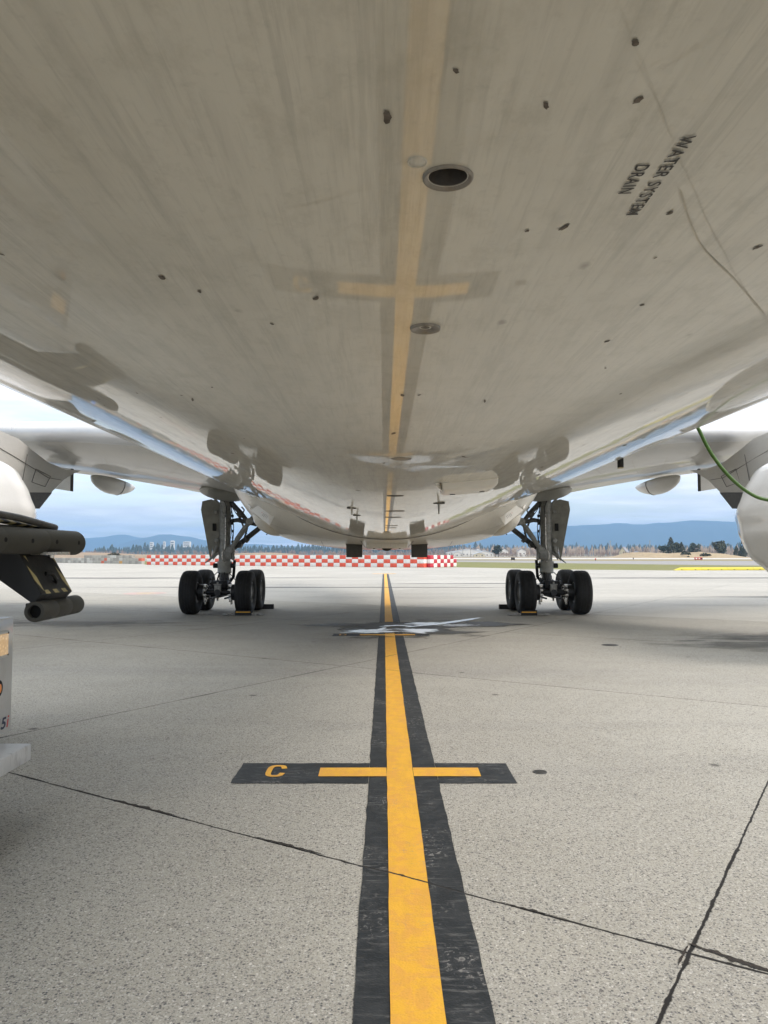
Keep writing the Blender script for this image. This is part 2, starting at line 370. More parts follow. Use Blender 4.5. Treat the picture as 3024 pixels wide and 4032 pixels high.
M['bumper'] = simple('scuffed_bumper_paint', (0.58, 0.58, 0.57), 0.45, 0, 0.08, 5, grime=(0.18, 0.17, 0.16))
M['foam'] = simple('grey_foam', (0.075, 0.073, 0.064), 0.9, 0, 0.12, 14, bump=0.15)
M['foamhole'] = simple('foam_hole_dark', (0.008, 0.008, 0.008), 0.9, 0, 0.1, 14)
M['loaderblack'] = simple('loader_black_steel', (0.014, 0.014, 0.015), 0.55, 0, 0.3, 8)
M['hose'] = simple('green_hose_rubber', (0.045, 0.12, 0.010), 0.4, 0, 0.1, 30)
M['navy'] = simple('navy_lettering', (0.02, 0.03, 0.07), 0.4, 0, 0.1, 30)
M['redletter'] = simple('red_lettering', (0.5, 0.04, 0.04), 0.4, 0, 0.1, 30)
M['green_letter'] = simple('teal_lettering', (0.03, 0.25, 0.15), 0.4, 0, 0.1, 30)
M['rope'] = simple('pale_rope', (0.42, 0.41, 0.39), 0.9, 0, 0.25, 60)
M['safety'] = simple('orange_yellow_stripe', (0.75, 0.38, 0.03), 0.6, 0, 0.1, 30)
def hazard():
    t = NT('hazard_stripes'); sp = t.n('ShaderNodeSeparateXYZ'); geo = t.n('ShaderNodeNewGeometry'); t.t.links.new(geo.outputs['Position'], sp.inputs[0])
    u = t.math('ADD', t.math('MULTIPLY', sp.outputs[1], 5.0), t.math('MULTIPLY', sp.outputs[2], 3.5))
    f = t.math('GREATER_THAN', t.math('FRACT', u), 0.5); nz = t.noise(12, 6, 0.7)
    c = t.mix(f, (0.02, 0.02, 0.02), (0.50, 0.42, 0.20)); c = t.mix(t.ramp(nz, [(0.5, 0.0), (0.7, 0.6)]), c, (0.10, 0.10, 0.10))
    t.set('Base Color', c); t.set('Roughness', 0.6); return t.m
M['hazard'] = hazard()
def lamp_mat(name, col, em, s):
    t = NT(name); nz = t.voro(40); c = t.mix(t.ramp(nz, [(0.1, 0.0), (0.5, 1.0)]), col, tuple(x * 0.6 for x in col))
    t.set('Base Color', c); t.set('Roughness', 0.15); t.set('Emission Color', em + (1,)); t.set('Emission Strength', s); return t.m
M['headlamp'] = lamp_mat('headlamp_glass', (0.75, 0.68, 0.55), (1.0, 0.58, 0.22), 0.22)
M['amber'] = lamp_mat('amber_lamp', (0.55, 0.18, 0.03), (1.0, 0.35, 0.05), 0.12)

# ------------------------------------------------------------------ ground and airfield
def sheet(name, poly, z, mat, kind='structure'):
    m = MB(); m.sheet(poly, z); o = m.build(name, mat, smooth=False, recalc=False); o['kind'] = kind
    return o
def ground_mat(name, a, b, c_, scale=0.05, st=(1, 1, 1)):
    t = NT(name); geo = t.n('ShaderNodeNewGeometry'); p = t.mapping(st, src=geo.outputs['Position'])
    n1 = t.noise(scale, 8, 0.65, vec=p); n2 = t.noise(scale * 7, 6, 0.7, vec=p)
    c = t.mix(t.ramp(n1, [(0.35, 0.0), (0.65, 1.0)]), a, b); c = t.mix(t.ramp(n2, [(0.5, 0.0), (0.72, 0.7)]), c, c_)
    t.set('Base Color', c); t.set('Roughness', 0.95); t.bump(n2, 0.6, 0.2); return t.m
M['field'] = ground_mat('dry_field', (0.24, 0.20, 0.13), (0.30, 0.25, 0.17), (0.16, 0.14, 0.09), 0.02)
M['grass'] = ground_mat('short_airfield_grass', (0.15, 0.17, 0.045), (0.24, 0.22, 0.09), (0.08, 0.11, 0.025), 0.35, (0.35, 1, 1))
M['tangrass'] = ground_mat('tan_winter_grass', (0.36, 0.29, 0.15), (0.30, 0.26, 0.13), (0.24, 0.20, 0.10), 0.08, (0.2, 1, 1))
M['runwaypale'] = ground_mat('pale_runway_concrete', (0.50, 0.48, 0.44), (0.56, 0.54, 0.50), (0.42, 0.41, 0.38), 0.05, (0.1, 1, 1))
M['taxi'] = ground_mat('grey_taxiway_asphalt', (0.27, 0.265, 0.26), (0.32, 0.31, 0.30), (0.22, 0.22, 0.215), 0.08, (0.1, 1, 1))
sheet('ground', [(-26000, -12000), (26000, -12000), (26000, 26000), (-26000, 26000)], -0.05, M['field'])
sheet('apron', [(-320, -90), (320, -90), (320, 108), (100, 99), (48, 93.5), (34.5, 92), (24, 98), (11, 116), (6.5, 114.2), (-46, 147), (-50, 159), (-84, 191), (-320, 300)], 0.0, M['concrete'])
sheet('grass_strip', [(-320, 260), (-60, 150), (10, 80), (320, 80), (320, 120), (63, 137), (50, 160), (22, 206), (-60, 230), (-320, 330)], -0.02, M['grass'])
sheet('taxiway', [(-900, 330), (-60, 215), (22, 190), (50, 150), (63, 130), (320, 100), (900, 90), (900, 245), (75, 246), (25, 268), (-900, 400)], -0.03, M['taxi'])
sheet('dry_grass_strip', [(-900, 380), (25, 262), (75, 240), (900, 240), (900, 330), (-900, 335)], -0.036, M['tangrass'])
sheet('runway', [(-2500, 325), (2500, 325), (2500, 470), (40, 490), (25, 640), (-2500, 700)], -0.042, M['runwaypale'])

# painted guide line with cross bars
def rough_rect(x0, x1, y0, y1, z, step=0.22, amp=0.004, sd=0):
    """outline with slightly wandering hand painted edges"""
    rnd = random.Random(sd); pts = []
    def seg(a, b):
        n = max(1, int((Vector(b) - Vector(a)).length / step))
        for i in range(n):
            p = Vector(a).lerp(Vector(b), i / n); pts.append((p.x + rnd.uniform(-amp, amp), p.y + rnd.uniform(-amp, amp)))
    seg((x0, y0), (x1, y0)); seg((x1, y0), (x1, y1)); seg((x1, y1), (x0, y1)); seg((x0, y1), (x0, y0))
    return pts
line = empty('guide_line'); line['kind'] = 'structure'
def mark(name, polys, z, mat):
    m = MB()
    for p in polys: m.sheet(p, z)
    o = m.build(name, mat, line, smooth=False, recalc=False); return o
mark('black_border', [rough_rect(-0.127, 0.45, -6, 75, 0, 0.15, 0.005, 1)], 0.004, M['black'])
mark('cross_bar_border', [rough_rect(-1.262, -0.129, 6.352, 6.952, 0, 0.1, 0.006, 2), rough_rect(0.452, 1.089, 6.352, 6.952, 0, 0.1, 0.006, 3),
                          rough_rect(-1.197, -0.129, 17.68, 18.25, 0, 0.1, 0.006, 4), rough_rect(0.452, 1.06, 17.68, 18.25, 0, 0.1, 0.006, 5)], 0.0045, M['black'])
mark('yellow_line', [rough_rect(0.0255, 0.2505, -6, 75.1, 0, 0.2, 0.0025, 6)], 0.008, M['yellow'])
mark('cross_bar', [rough_rect(-0.554, 0.023, 6.537, 6.797, 0, 0.2, 0.003, 7), rough_rect(0.253, 0.821, 6.537, 6.797, 0, 0.2, 0.003, 8),
                   rough_rect(-0.563, 0.023, 17.83, 18.08, 0, 0.2, 0.003, 9), rough_rect(0.253, 0.729, 17.83, 18.08, 0, 0.2, 0.003, 10),
                   rough_rect(-1.13, 1.18, 75.3, 76.6, 0, 0.4, 0.003, 11)], 0.0085, M['yellow'])
def stroke_poly(m, pts, w, z):
    pts = [Vector((p[0], p[1], 0)) for p in pts]; l, r = [], []
    for i, p in enumerate(pts):
        t = (pts[min(i + 1, len(pts) - 1)] - pts[max(i - 1, 0)]).normalized(); nrm = Vector((-t.y, t.x, 0)) * w / 2
        l.append(m.bm.verts.new((p + nrm).to_tuple()[:2] + (z,))); r.append(m.bm.verts.new((p - nrm).to_tuple()[:2] + (z,)))
    for i in range(len(pts) - 1): m.bm.faces.new((r[i], r[i + 1], l[i + 1], l[i]))
# letter C (near mark) and D (far mark)
m = MB(); cx, cy, w_, h_ = -0.93, 6.70, 0.062, 0.155
pts = [(cx + w_, cy + h_ * 0.42)] + [(cx + w_ * math.copysign(abs(math.cos(a)) ** 0.6, math.cos(a)), cy + h_ * math.copysign(abs(math.sin(a)) ** 0.6, math.sin(a))) for a in [rad(x) for x in range(50, 311, 13)]] + [(cx + w_, cy - h_ * 0.42)]
stroke_poly(m, pts, 0.047, 0.0085); o = m.build('letter_c', M['yellow'], line, smooth=False, recalc=False)
m = MB(); cx, cy = -0.965, 17.95
stroke_poly(m, [(cx - 0.06, cy - 0.16), (cx - 0.06, cy + 0.16)], 0.04, 0.0085)
stroke_poly(m, [(cx - 0.06, cy - 0.14), (cx + 0.03, cy - 0.14), (cx + 0.07, cy - 0.07), (cx + 0.07, cy + 0.07), (cx + 0.03, cy + 0.14), (cx - 0.06, cy + 0.14)], 0.036, 0.009)
m.build('letter_d', M['yellow'], line, smooth=False, recalc=False)

# wet patch with sky glare painted white on it, oil stains, pavement spall, painted disc
def blob(cx, cy, rx, ry, n=48, amp=0.25, sd=0, rot=0):
    out = []
    for k in range(n):
        a = 2 * math.pi * k / n; r = 1 + amp * (noise.noise(Vector((math.cos(a) * 1.7 + sd * 9.1, math.sin(a) * 1.7, sd * 3.3)))) * 1.6 + amp * 0.4 * noise.noise(Vector((math.cos(a) * 6 + sd, math.sin(a) * 6, 5.1)))
        x, y = rx * r * math.cos(a), ry * r * math.sin(a)
        out.append((cx + x * math.cos(rot) - y * math.sin(rot), cy + x * math.sin(rot) + y * math.cos(rot)))
    return out
def alpha_mat(name, col, rough, lo, hi, scale, st, maxa=1.0, coat=0, spec=0.5):
    """irregular stain: noise opens holes in it and it thins to nothing towards its rim"""
    t = NT(name); geo = t.n('ShaderNodeNewGeometry'); p = t.mapping(st, src=geo.outputs['Position'])
    n1 = t.noise(scale, 8, 0.65, vec=p, dist=0.4)
    sp = t.n('ShaderNodeSeparateXYZ'); t.t.links.new(t.tc('UV'), sp.inputs[0])
    a = t.math('ADD', n1, t.math('MULTIPLY', t.math('SUBTRACT', sp.outputs[0], 0.5), 0.55))
    a = t.ramp(a, [(lo, 0.0), (hi, maxa)])
    t.set('Base Color', col); t.set('Roughness', rough); t.set('Alpha', a); t.set('Specular IOR Level', spec)
    if coat: t.set('Coat Weight', coat); t.set('Coat Roughness', 0.08)
    return t.m
def stain(name, outline, z, mat):
    """fan sheet whose UV.x is 1 at its centre and 0 at its rim"""
    bm = bmesh.new(); uv = bm.loops.layers.uv.new('uv')
    cx = sum(p[0] for p in outline) / len(outline); cy = sum(p[1] for p in outline) / len(outline)
    c = bm.verts.new((cx, cy, z)); ring = [bm.verts.new((p[0], p[1], z)) for p in outline]
    for k in range(len(ring)):
        f = bm.faces.new((c, ring[k], ring[(k + 1) % len(ring)]))
        for l in f.loops: l[uv].uv = (1 if l.vert is c else 0, 0)
    me = D.meshes.new(name); bm.to_mesh(me); bm.free(); o = D.objects.new(name, me); COL.objects.link(o); me.materials.append(mat); o['kind'] = 'structure'
    return o
M['wet'] = alpha_mat('wet_concrete', (0.085, 0.08, 0.068), 0.55, 0.36, 0.50, 0.9, (0.5, 1, 1), 0.9, spec=0.25)
M['glare'] = alpha_mat('white_glare', (0.86, 0.87, 0.87), 0.4, 0.46, 0.53, 3.4, (0.45, 1.4, 1), 1.0, coat=0.45)  # white base colour stands in for sky reflected off the water film
M['glaregrain'] = alpha_mat('scattered_glare', (0.75, 0.78, 0.80), 0.5, 0.52, 0.58, 14, (0.6, 1, 1), 0.8)
M['oil'] = alpha_mat('old_oil_stain', (0.16, 0.152, 0.135), 0.7, 0.36, 0.66, 1.6, (0.5, 1, 1), 0.55)
M['rubbermark'] = alpha_mat('tyre_rubber_marks', (0.13, 0.13, 0.13), 0.8, 0.34, 0.6, 0.5, (0.2, 1, 1), 0.7)
stain('wet_patch', blob(0.5, 19.9, 3.0, 2.7, amp=0.3, sd=1), 0.0095, M['wet'])
stain('wet_patch', blob(2.6, 20.6, 1.6, 1.1, amp=0.3, sd=9), 0.010, M['wet'])
def streak(pts, w, z, name='spill_glare'):
    pts = [Vector(p + (0,)) for p in pts]; a_, b_ = [], []
    for i, p in enumerate(pts):
        t = (pts[min(i + 1, len(pts) - 1)] - pts[max(i - 1, 0)]).normalized(); n_ = Vector((-t.y, t.x, 0)) * w * (0.15 + math.sin(math.pi * (i + 0.3) / (len(pts)))) / 2
        a_.append(tuple((p + n_)[:2])); b_.append(tuple((p - n_)[:2]))
    bm_ = bmesh.new(); uv = bm_.loops.layers.uv.new('uv'); rows_ = [[bm_.verts.new((q[0], q[1], z)) for q in (a, ((a[0] + b[0]) / 2, (a[1] + b[1]) / 2), b)] for a, b in zip(a_, b_)]
    for ra, rb in zip(rows_, rows_[1:]):
        for k in (0, 1):
            f = bm_.faces.new((ra[k], ra[k + 1], rb[k + 1], rb[k]))
            for l in f.loops: l[uv].uv = (1 if l.vert in (ra[1], rb[1]) else 0, 0)
    me_ = D.meshes.new(name); bm_.to_mesh(me_); bm_.free(); o_ = D.objects.new(name, me_); COL.objects.link(o_); me_.materials.append(M['glaresolid']); o_['kind'] = 'structure'
M['glaresolid'] = alpha_mat('white_glare_film', (0.90, 0.90, 0.89), 0.35, 0.40, 0.47, 6.0, (0.8, 1.6, 1), 1.0, coat=0.45)  # streaks of the same painted sky reflection
streak([(0.55, 19.75), (0.9, 20.15), (1.3, 20.5), (1.8, 21.15), (2.3, 21.85), (2.85, 22.7)], 0.42, 0.016)
streak([(-1.05, 18.35), (-0.75, 18.5), (-0.4, 18.7), (-0.1, 19.0), (0.02, 19.6)], 0.30, 0.0165)
streak([(-0.12, 19.9), (0.1, 20.1), (0.3, 20.2), (0.52, 20.15), (0.75, 19.95)], 0.34, 0.017)
stain('spill_glare', blob(-0.35, 18.75, 1.1, 0.75, amp=0.45, sd=2), 0.0125, M['glare'])
stain('spill_glare', blob(0.8, 18.9, 1.0, 0.8, amp=0.4, sd=3), 0.013, M['glare'])
stain('spill_glare', blob(1.05, 20.8, 0.9, 0.6, amp=0.3, sd=4, rot=0.5), 0.0135, M['glare'])
stain('spill_glare', blob(1.9, 20.3, 1.1, 0.7, amp=0.3, sd=14), 0.014, M['glaregrain'])
stain('oil_stain', blob(7.4, 15.8, 2.6, 1.3, amp=0.35, sd=6), 0.004, M['oil'])
stain('oil_stain', blob(9.5, 17.5, 3.5, 1.6, amp=0.35, sd=7), 0.0045, M['oil'])
stain('oil_stain', blob(-8.5, 21.0, 5.0, 1.6, amp=0.35, sd=8), 0.004, M['oil'])
stain('tyre_marks', blob(-6, 44.0, 17, 0.8, amp=0.15, sd=11), 0.010, M['rubbermark'])
stain('tyre_marks', blob(7, 50.0, 8, 0.8, amp=0.15, sd=12), 0.010, M['rubbermark'])
stain('tyre_marks', blob(22, 34.0, 12, 1.0, amp=0.15, sd=13), 0.004, M['rubbermark'])
stain('tyre_marks', blob(-22, 62.0, 24, 1.8, amp=0.15, sd=14), 0.004, M['rubbermark'])
stain('tyre_marks', blob(28, 62.0, 24, 2.0, amp=0.15, sd=15), 0.004, M['rubbermark'])
M['spall'] = simple('broken_joint_earth', (0.035, 0.028, 0.022), 0.95, 0, 0.5, 60, bump=0.6)
def spall(p0, p1, w, sd, skew=0.3):
    rnd = random.Random(sd); p0, p1 = Vector(p0 + (0,)), Vector(p1 + (0,)); n_ = max(8, int((p1 - p0).length / 0.012)); d_ = (p1 - p0).normalized(); nr_ = Vector((-d_.y, d_.x, 0)); m_ = MB(); rows_ = []
    for k in range(n_ + 1):
        t = k / n_; e = math.sin(math.pi * t) ** 0.6 if 0 < t < 1 else 0.02; c_ = p0.lerp(p1, t)
        a_ = w * e * (0.5 + 0.9 * noise.noise(Vector((t * 9, sd, 0))) + rnd.uniform(-0.12, 0.12)) ; b_ = w * e * (0.35 + 0.7 * noise.noise(Vector((t * 12, sd, 5))) + rnd.uniform(-0.12, 0.12))
        u_, v_ = c_ + nr_ * max(0.001, a_ * (1 + skew)), c_ - nr_ * max(0.001, b_ * (1 - skew))
        rows_.append((m_.bm.verts.new((u_.x, u_.y, 0.004)), m_.bm.verts.new((v_.x, v_.y, 0.004))))
    for a, b in zip(rows_, rows_[1:]): m_.bm.faces.new((a[0], a[1], b[1], b[0]))
    o_ = m_.build('joint_spall', M['spall'], smooth=False, recalc=False); o_['kind'] = 'structure'
spall((1.462, 3.782), (1.80, 3.47), 0.040, 1, -0.2)
spall((-2.10, 5.955), (-1.45, 5.545), 0.030, 2)
spall((-0.86, 5.17), (-0.38, 4.868), 0.022, 3)
spall((-2.9, 6.45), (-2.1, 5.95), 0.012, 4)
spall((0.62, 4.22), (0.95, 4.01), 0.012, 5)
spall((1.34, 3.58), (1.46, 3.765), 0.014, 6)
M['pinkpaint'] = simple('faded_red_paint', (0.48, 0.36, 0.33), 0.8, 0, 0.25, 3)
M['fadedyellow'] = simple('faded_yellow_paint', (0.50, 0.44, 0.28), 0.8, 0, 0.25, 3)
m = MB(); m.sheet([(-11.65 + 1.0 * math.cos(a), 37.3 + 1.3 * math.sin(a)) for a in [2 * math.pi * k / 36 for k in range(36)]], 0.004)
dd = m.build('painted_disc', M['pinkpaint'], smooth=False, recalc=False); dd['kind'] = 'structure'
m = MB(); m.sheet([(-11.6 + 0.45 * math.cos(a), 37.3 + 0.5 * math.sin(a)) for a in [2 * math.pi * k / 30 for k in range(30)]], 0.008)
m.build('disc_centre', M['fadedyellow'], dd, smooth=False, recalc=False)

def manhole(x, y, r, label):
    root = empty('ground_cover', (x, y, 0)); tag(root, label, 'access cover', 'round covers set in the apron')
    m = MB(); m.lathe([(0.001, r), (0.006, r), (0.006, r * 0.86), (0.001, r * 0.86)], axis='Z', n=36, close=True); m.build('rim', M['gearmid'], root)
    m = MB(); m.lathe([(0.0008, r * 0.84), (0.004, r * 0.84), (0.004, r * 0.5), (0.006, r * 0.48), (0.006, 0.0)], axis='Z', n=36); m.build('lid', M['plate'], root)
manhole(1.345, 6.68, 0.06, 'small round metal cover in the concrete right of the C cross bar')
manhole(4.69, 15.95, 0.17, 'round metal cover in the concrete ahead of the right main wheels')

# ------------------------------------------------------------------ airliner
CX = 0.05; R = 2.82; CZ = CH + 3.062
jet = empty('airliner', (CX, 0, 0))
tag(jet, 'large white twin engine airliner seen from under its grey belly, parked over the yellow line', 'airliner')
def onskin(th, y, r=None):
    """point on the fuselage: th degrees from its lowest line towards +x, in the jet's frame"""
    r = R if r is None else r; a = rad(th); return Vector((math.sin(a) * r, y, CZ - math.cos(a) * r))
# fuselage: grid of rings with two real drain holes cut in it
HOLES = [(0.041 - CX, 0.476, 0.0125), (0.044 - CX, 0.80, 0.0048)]
def hole_lines(cs, r, k):
    return [cs - r * 1.6 + 3.2 * r * i / k for i in range(k + 1)]
K = 8
us = set(); ys = set()
blocks = []
for (hx, hy, hr) in HOLES:
    hu = math.degrees(math.asin(hx / R)); ru = math.degrees(hr / R)
    ul = [round(v, 6) for v in hole_lines(hu, ru, K)]; yl = [round(v, 6) for v in hole_lines(hy, hr, K)]
    blocks.append((hu, hy, hr, ul, yl))
for b in blocks: ys |= set(b[4])
ulines = [round(-180 + 2.0 * i, 6) for i in range(180)]
ub = blocks[0]
lo, hi = min(min(b[3]) for b in blocks), max(max(b[3]) for b in blocks)
ulines = [u for u in ulines if not (lo - 0.2 < u < hi + 0.2)]
uset = sorted(set(ulines) | {u for b in blocks for u in b[3]})
yl = [-7.3, -7.1, -6.7, -6.2, -5.6, -5.0, -4.4, -3.8, -3.2, -2.6, -2.0, -1.4, -0.8, -0.2, 0.1, 0.3]
v = 1.2
while v < 31: yl.append(v); v += 0.8
yl += [32, 33.5, 35, 37, 39, 41, 43, 45, 47, 49, 51]
yset = sorted(set(yl) | ys)
def radius_at(y):
    """radius scale and rise of the section's centre"""
    if y < -1.4:
        t = min(1, (-1.4 - y) / 6.0); return R * math.sqrt(max(0.0004, 1 - t ** 2.1)), -0.55 * t ** 2
    if y > 31:
        t = (y - 31) / 20.0; return R * (1 - 0.86 * t ** 1.35), 2.0 * t ** 1.35
    return R, 0
def skinpt(u, y):
    r, dz = radius_at(y); a = rad(u); return Vector((math.sin(a) * r, y, CZ + dz - math.cos(a) * r))
bm = bmesh.new(); grid = {}
def gv(i, j):
    i %= len(uset)
    if (i, j) not in grid: grid[(i, j)] = bm.verts.new(skinpt(uset[i], yset[j]))
    return grid[(i, j)]
def in_block(i, j):
    for (hu, hy, hr, ul, yl_) in blocks:
        um = (uset[i] + uset[(i + 1) % len(uset)]) / 2; ym = (yset[j] + yset[j + 1]) / 2
        if i + 1 < len(uset) and ul[0] < um < ul[-1] and yl_[0] < ym < yl_[-1]: return True
    return False
for i in range(len(uset)):
    for j in range(len(yset) - 1):
        if not in_block(i, j): bm.faces.new((gv(i, j), gv(i + 1, j), gv(i + 1, j + 1), gv(i, j + 1)))
for (hu, hy, hr, ul, yl_) in blocks:
    iu = [k for k, u in enumerate(uset) if ul[0] - 1e-9 <= u <= ul[-1] + 1e-9]; jy = [k for k, y in enumerate(yset) if yl_[0] - 1e-9 <= y <= yl_[-1] + 1e-9]
    per = [(i, jy[0]) for i in iu] + [(iu[-1], j) for j in jy[1:]] + [(i, jy[-1]) for i in iu[::-1][1:]] + [(iu[0], j) for j in jy[::-1][1:-1]]
    outer = [gv(*p) for p in per]
    def rim(f):
        out = []
        for v_ in outer:
            x0, y0 = math.radians(hu) * R, hy
            vx, vy = math.radians(math.degrees(math.atan2(v_.co.x, CZ - v_.co.z))) * R - x0, v_.co.y - y0
            l = math.hypot(vx, vy); k = (hr / l) * (1 - f) + f
            out.append(bm.verts.new(skinpt(math.degrees((x0 + vx * k) / R), y0 + vy * k)))
        return out
    prev = outer
    for f in (0.5, 0.0):
        cur = rim(f)
        for k in range(len(cur)): bm.faces.new((prev[k], prev[(k + 1) % len(cur)], cur[(k + 1) % len(cur)], cur[k]))
        prev = cur
bm.faces.new([gv(i, 0) for i in range(len(uset))][::-1]); bm.faces.new([gv(i, len(yset) - 1) for i in range(len(uset))])
bmesh.ops.recalc_face_normals(bm, faces=bm.faces[:])
for f in bm.faces: f.smooth = True
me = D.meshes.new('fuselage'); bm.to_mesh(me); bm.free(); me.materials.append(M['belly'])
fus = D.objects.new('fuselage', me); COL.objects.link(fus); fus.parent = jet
# drains
def drain(hx, hy, hr, outer, depth, lip=0.0018):
    z0 = CZ - R * math.cos(math.asin(hx / R)); m = MB()
    m.lathe([(z0 + 0.0006, outer), (z0 - lip * 0.6, outer * 0.985), (z0 - lip, outer * 0.95), (z0 - lip, outer * 0.90), (z0 + 0.0006, hr * 1.0), (z0 + depth * 0.15, hr * 0.97), (z0 + depth * 0.2, hr * 0.80),
             (z0 + depth * 0.55, hr * 0.76), (z0 + depth * 0.6, hr * 0.66), (z0 + depth, hr * 0.6)], (hx, hy, 0), 'Z', 56, caps=(0, 1))
    
    for f in m.bm.faces:
        if max((v_.co.z - z0 for v_ in f.verts)) > 0.0025: f.material_index = 1
    o = m.build('drain_port', [M['collar'], M['lining']], jet, recalc=False); return o, z0
o, z0 = drain(*HOLES[0], 0.0165, 0.035, 0.002)
m = MB(); m.lathe([(z0 + 0.010, 0.0098), (z0 + 0.0102, 0.0)], (HOLES[0][0], HOLES[0][1], 0), 'Z', 40); m.build('cavity', M['dark'], o)  # black disc painted for the unlit depth of the hole
o, z0 = drain(*HOLES[1], 0.0165, 0.012, 0.003)
m = MB(); m.lathe([(z0 + 0.004, 0.0036), (z0 + 0.0041, 0.0)], (HOLES[1][0], HOLES[1][1], 0), 'Z', 30); m.build('cavity', M['dark'], o)
def disc(x, y, r, mat, name='access_cap', ring=True):
    th = math.degrees(math.asin(x / R)); z0 = CZ - R * math.cos(rad(th)); m = MB()
    m.lathe([(z0 + 0.0005, r), (z0 - 0.0012, r * 0.98), (z0 - 0.0012, r * 0.9), (z0 - 0.0002, r * 0.87), (z0 - 0.0006, r * 0.8), (z0 - 0.0006, 0)], (x, y, 0), 'Z', 36)
    return m.build(name, mat, jet, recalc=False)
disc(0.044 - CX, 1.909, 0.026, M['collar']); disc(0.046 - CX, 3.113, 0.035, M['plate'])
disc(0.0205 - CX, 0.457, 0.0062, M['belly'])
for (x, y) in ((0.06, 4.2), (0.058, 4.9), (0.06, 6.3), (0.06, 6.8)): disc(x - CX, y, 0.055, M['seal'], 'access_cap')

# grime specks baked on the belly (surface dirt, one mesh)
m = MB(); rnd = random.Random(3)
marks = [(0.002, .409, .0022, 3), (0.119, .348, .0018, 1.4), (0.136, .395, .002, 1.6), (0.134, .553, .0022, 2.6), (0.107, .558, .0016, 1.3), (-0.065, .713, .0026, 2.2), (-0.203, .684, .003, 1.8),
         (-0.12, .803, .002, 1.8), (-0.176, .714, .0016, 2.2), (0.261, .879, .003, 1.2), (0.258, .749, .0024, 1.2), (0.019, 1.507, .004, 3.4), (0.036, .368, .0014, 1.4), (0.028, 1.144, .003, 3), (0.16, 1.197, .0016, 9),
         (0.30, 1.02, .0016, 2), (0.0, 2.0, .004, 3), (-0.33, 1.3, .0022, 7), (0.2, 1.9, .004, 2.5), (-0.42, 2.1, .005, 2), (0.5, 2.4, .005, 3), (0.7, 2.2, .006, 3), (-0.1, 2.9, .01, 1.5)]
for _ in range(70):
    marks.append((rnd.uniform(-0.9, 0.9), rnd.uniform(0.35, 4.5) ** 1.0, rnd.uniform(0.0008, 0.002) * 1.2, rnd.uniform(1, 3)))
for (x, y, w, el) in marks:
    x -= CX; th0 = math.degrees(math.asin(x / R)); n_ = 12; sk = rnd.uniform(-0.4, 0.4)
    vs = []
    for k in range(n_):
        a = 2 * math.pi * k / n_; rr = 1 + rnd.uniform(-0.25, 0.25); dy = math.sin(a) * w * el * rr; dx = math.cos(a) * w * rr + sk * dy
        vs.append(onskin(th0 + math.degrees(dx / R), y + dy, R + 0.0004))
    m.quad(vs)
m.build('grime_specks', M['speck'], jet, smooth=False, recalc=False)['kind'] = 'stuff'
# panel seams on the skin: thin sealant lines
def seam(pts, w=0.0012, off=0.0003):
    m_ = MB(); pts = [Vector((p[0], p[1], 0)) for p in pts]; vs = []
    for i, p in enumerate(pts):
        t = (pts[min(i + 1, len(pts) - 1)] - pts[max(i - 1, 0)]).normalized(); nr = Vector((-t.y, t.x, 0)) * w / 2
        row = []
        for q in (p + nr, p - nr): row.append(m_.bm.verts.new(onskin(math.degrees(q.x / R), q.y, R + off)))
        vs.append(row)
    for a, b in zip(vs, vs[1:]): m_.bm.faces.new((a[0], b[0], b[1], a[1]))
    return m_.build('panel_seam', M['softseal'], jet, smooth=False, recalc=False)
def smooth_curve(pts, n=8):
    out = []
    for i in range(len(pts) - 1):
        p0, p1, p2, p3 = [Vector(pts[max(0, min(len(pts) - 1, k))] + (0,)) if len(pts[0]) == 2 else Vector(pts[max(0, min(len(pts) - 1, k))]) for k in (i - 1, i, i + 1, i + 2)]
        for k in range(n):
            t = k / n; out.append(0.5 * ((2 * p1) + (-p0 + p2) * t + (2 * p0 - 5 * p1 + 4 * p2 - p3) * t * t + (-p0 + 3 * p1 - 3 * p2 + p3) * t ** 3))
    out.append(Vector(pts[-1] + (0,)) if len(pts[-1]) == 2 else Vector(pts[-1])); return out
for pts in ([(0.201 - CX, .504), (0.255 - CX, .60), (0.33 - CX, .70), (0.42 - CX, .827)],):
    seam([(p.x, p.y) for p in smooth_curve(pts)])
for y in (4.6, 7.4, 9.6): seam([(x / 12, y) for x in range(-36, 37)], 0.0015 + y * 0.0004)
for x, y0, y1 in ((-0.95, 0.3, 11), (0.98, 0.9, 11)): seam([(x, y0 + (y1 - y0) * k / 20) for k in range(21)], 0.002)

# stencilled writing on the belly
def text_mesh(body, size, spacing=1.0, bold=0.0):
    cu = D.curves.new('lettering', 'FONT'); cu.body = body; cu.size = size; cu.space_character = spacing; cu.align_x = 'CENTER'; cu.align_y = 'CENTER'; cu.offset = bold
    o_ = D.objects.new('lettering', cu); COL.objects.link(o_); bpy.context.view_layer.update()
    me_ = D.meshes.new_from_object(o_.evaluated_get(bpy.context.evaluated_depsgraph_get()))
    D.objects.remove(o_); D.curves.remove(cu); return me_
def fit(me_, width, height):
    xs = [v.co.x for v in me_.vertices]; ys_ = [v.co.y for v in me_.vertices]
    cx_, cy_ = (min(xs) + max(xs)) / 2, (min(ys_) + max(ys_)) / 2; sx, sy = width / (max(xs) - min(xs)), height / (max(ys_) - min(ys_))
    for v in me_.vertices: v.co.x = (v.co.x - cx_) * sx; v.co.y = (v.co.y - cy_) * sy
    return me_
def text_obj(body, width, height, place, mat, name='lettering', parent=None, spacing=1.1, bold=0.0):
    me_ = fit(text_mesh(body, 1.0, spacing, bold), width, height)
    for v in me_.vertices: v.co = place(v.co.x, v.co.y)
    me_.materials.append(mat); o_ = D.objects.new(name, me_); COL.objects.link(o_)
    if parent: o_.parent = parent
    return o_
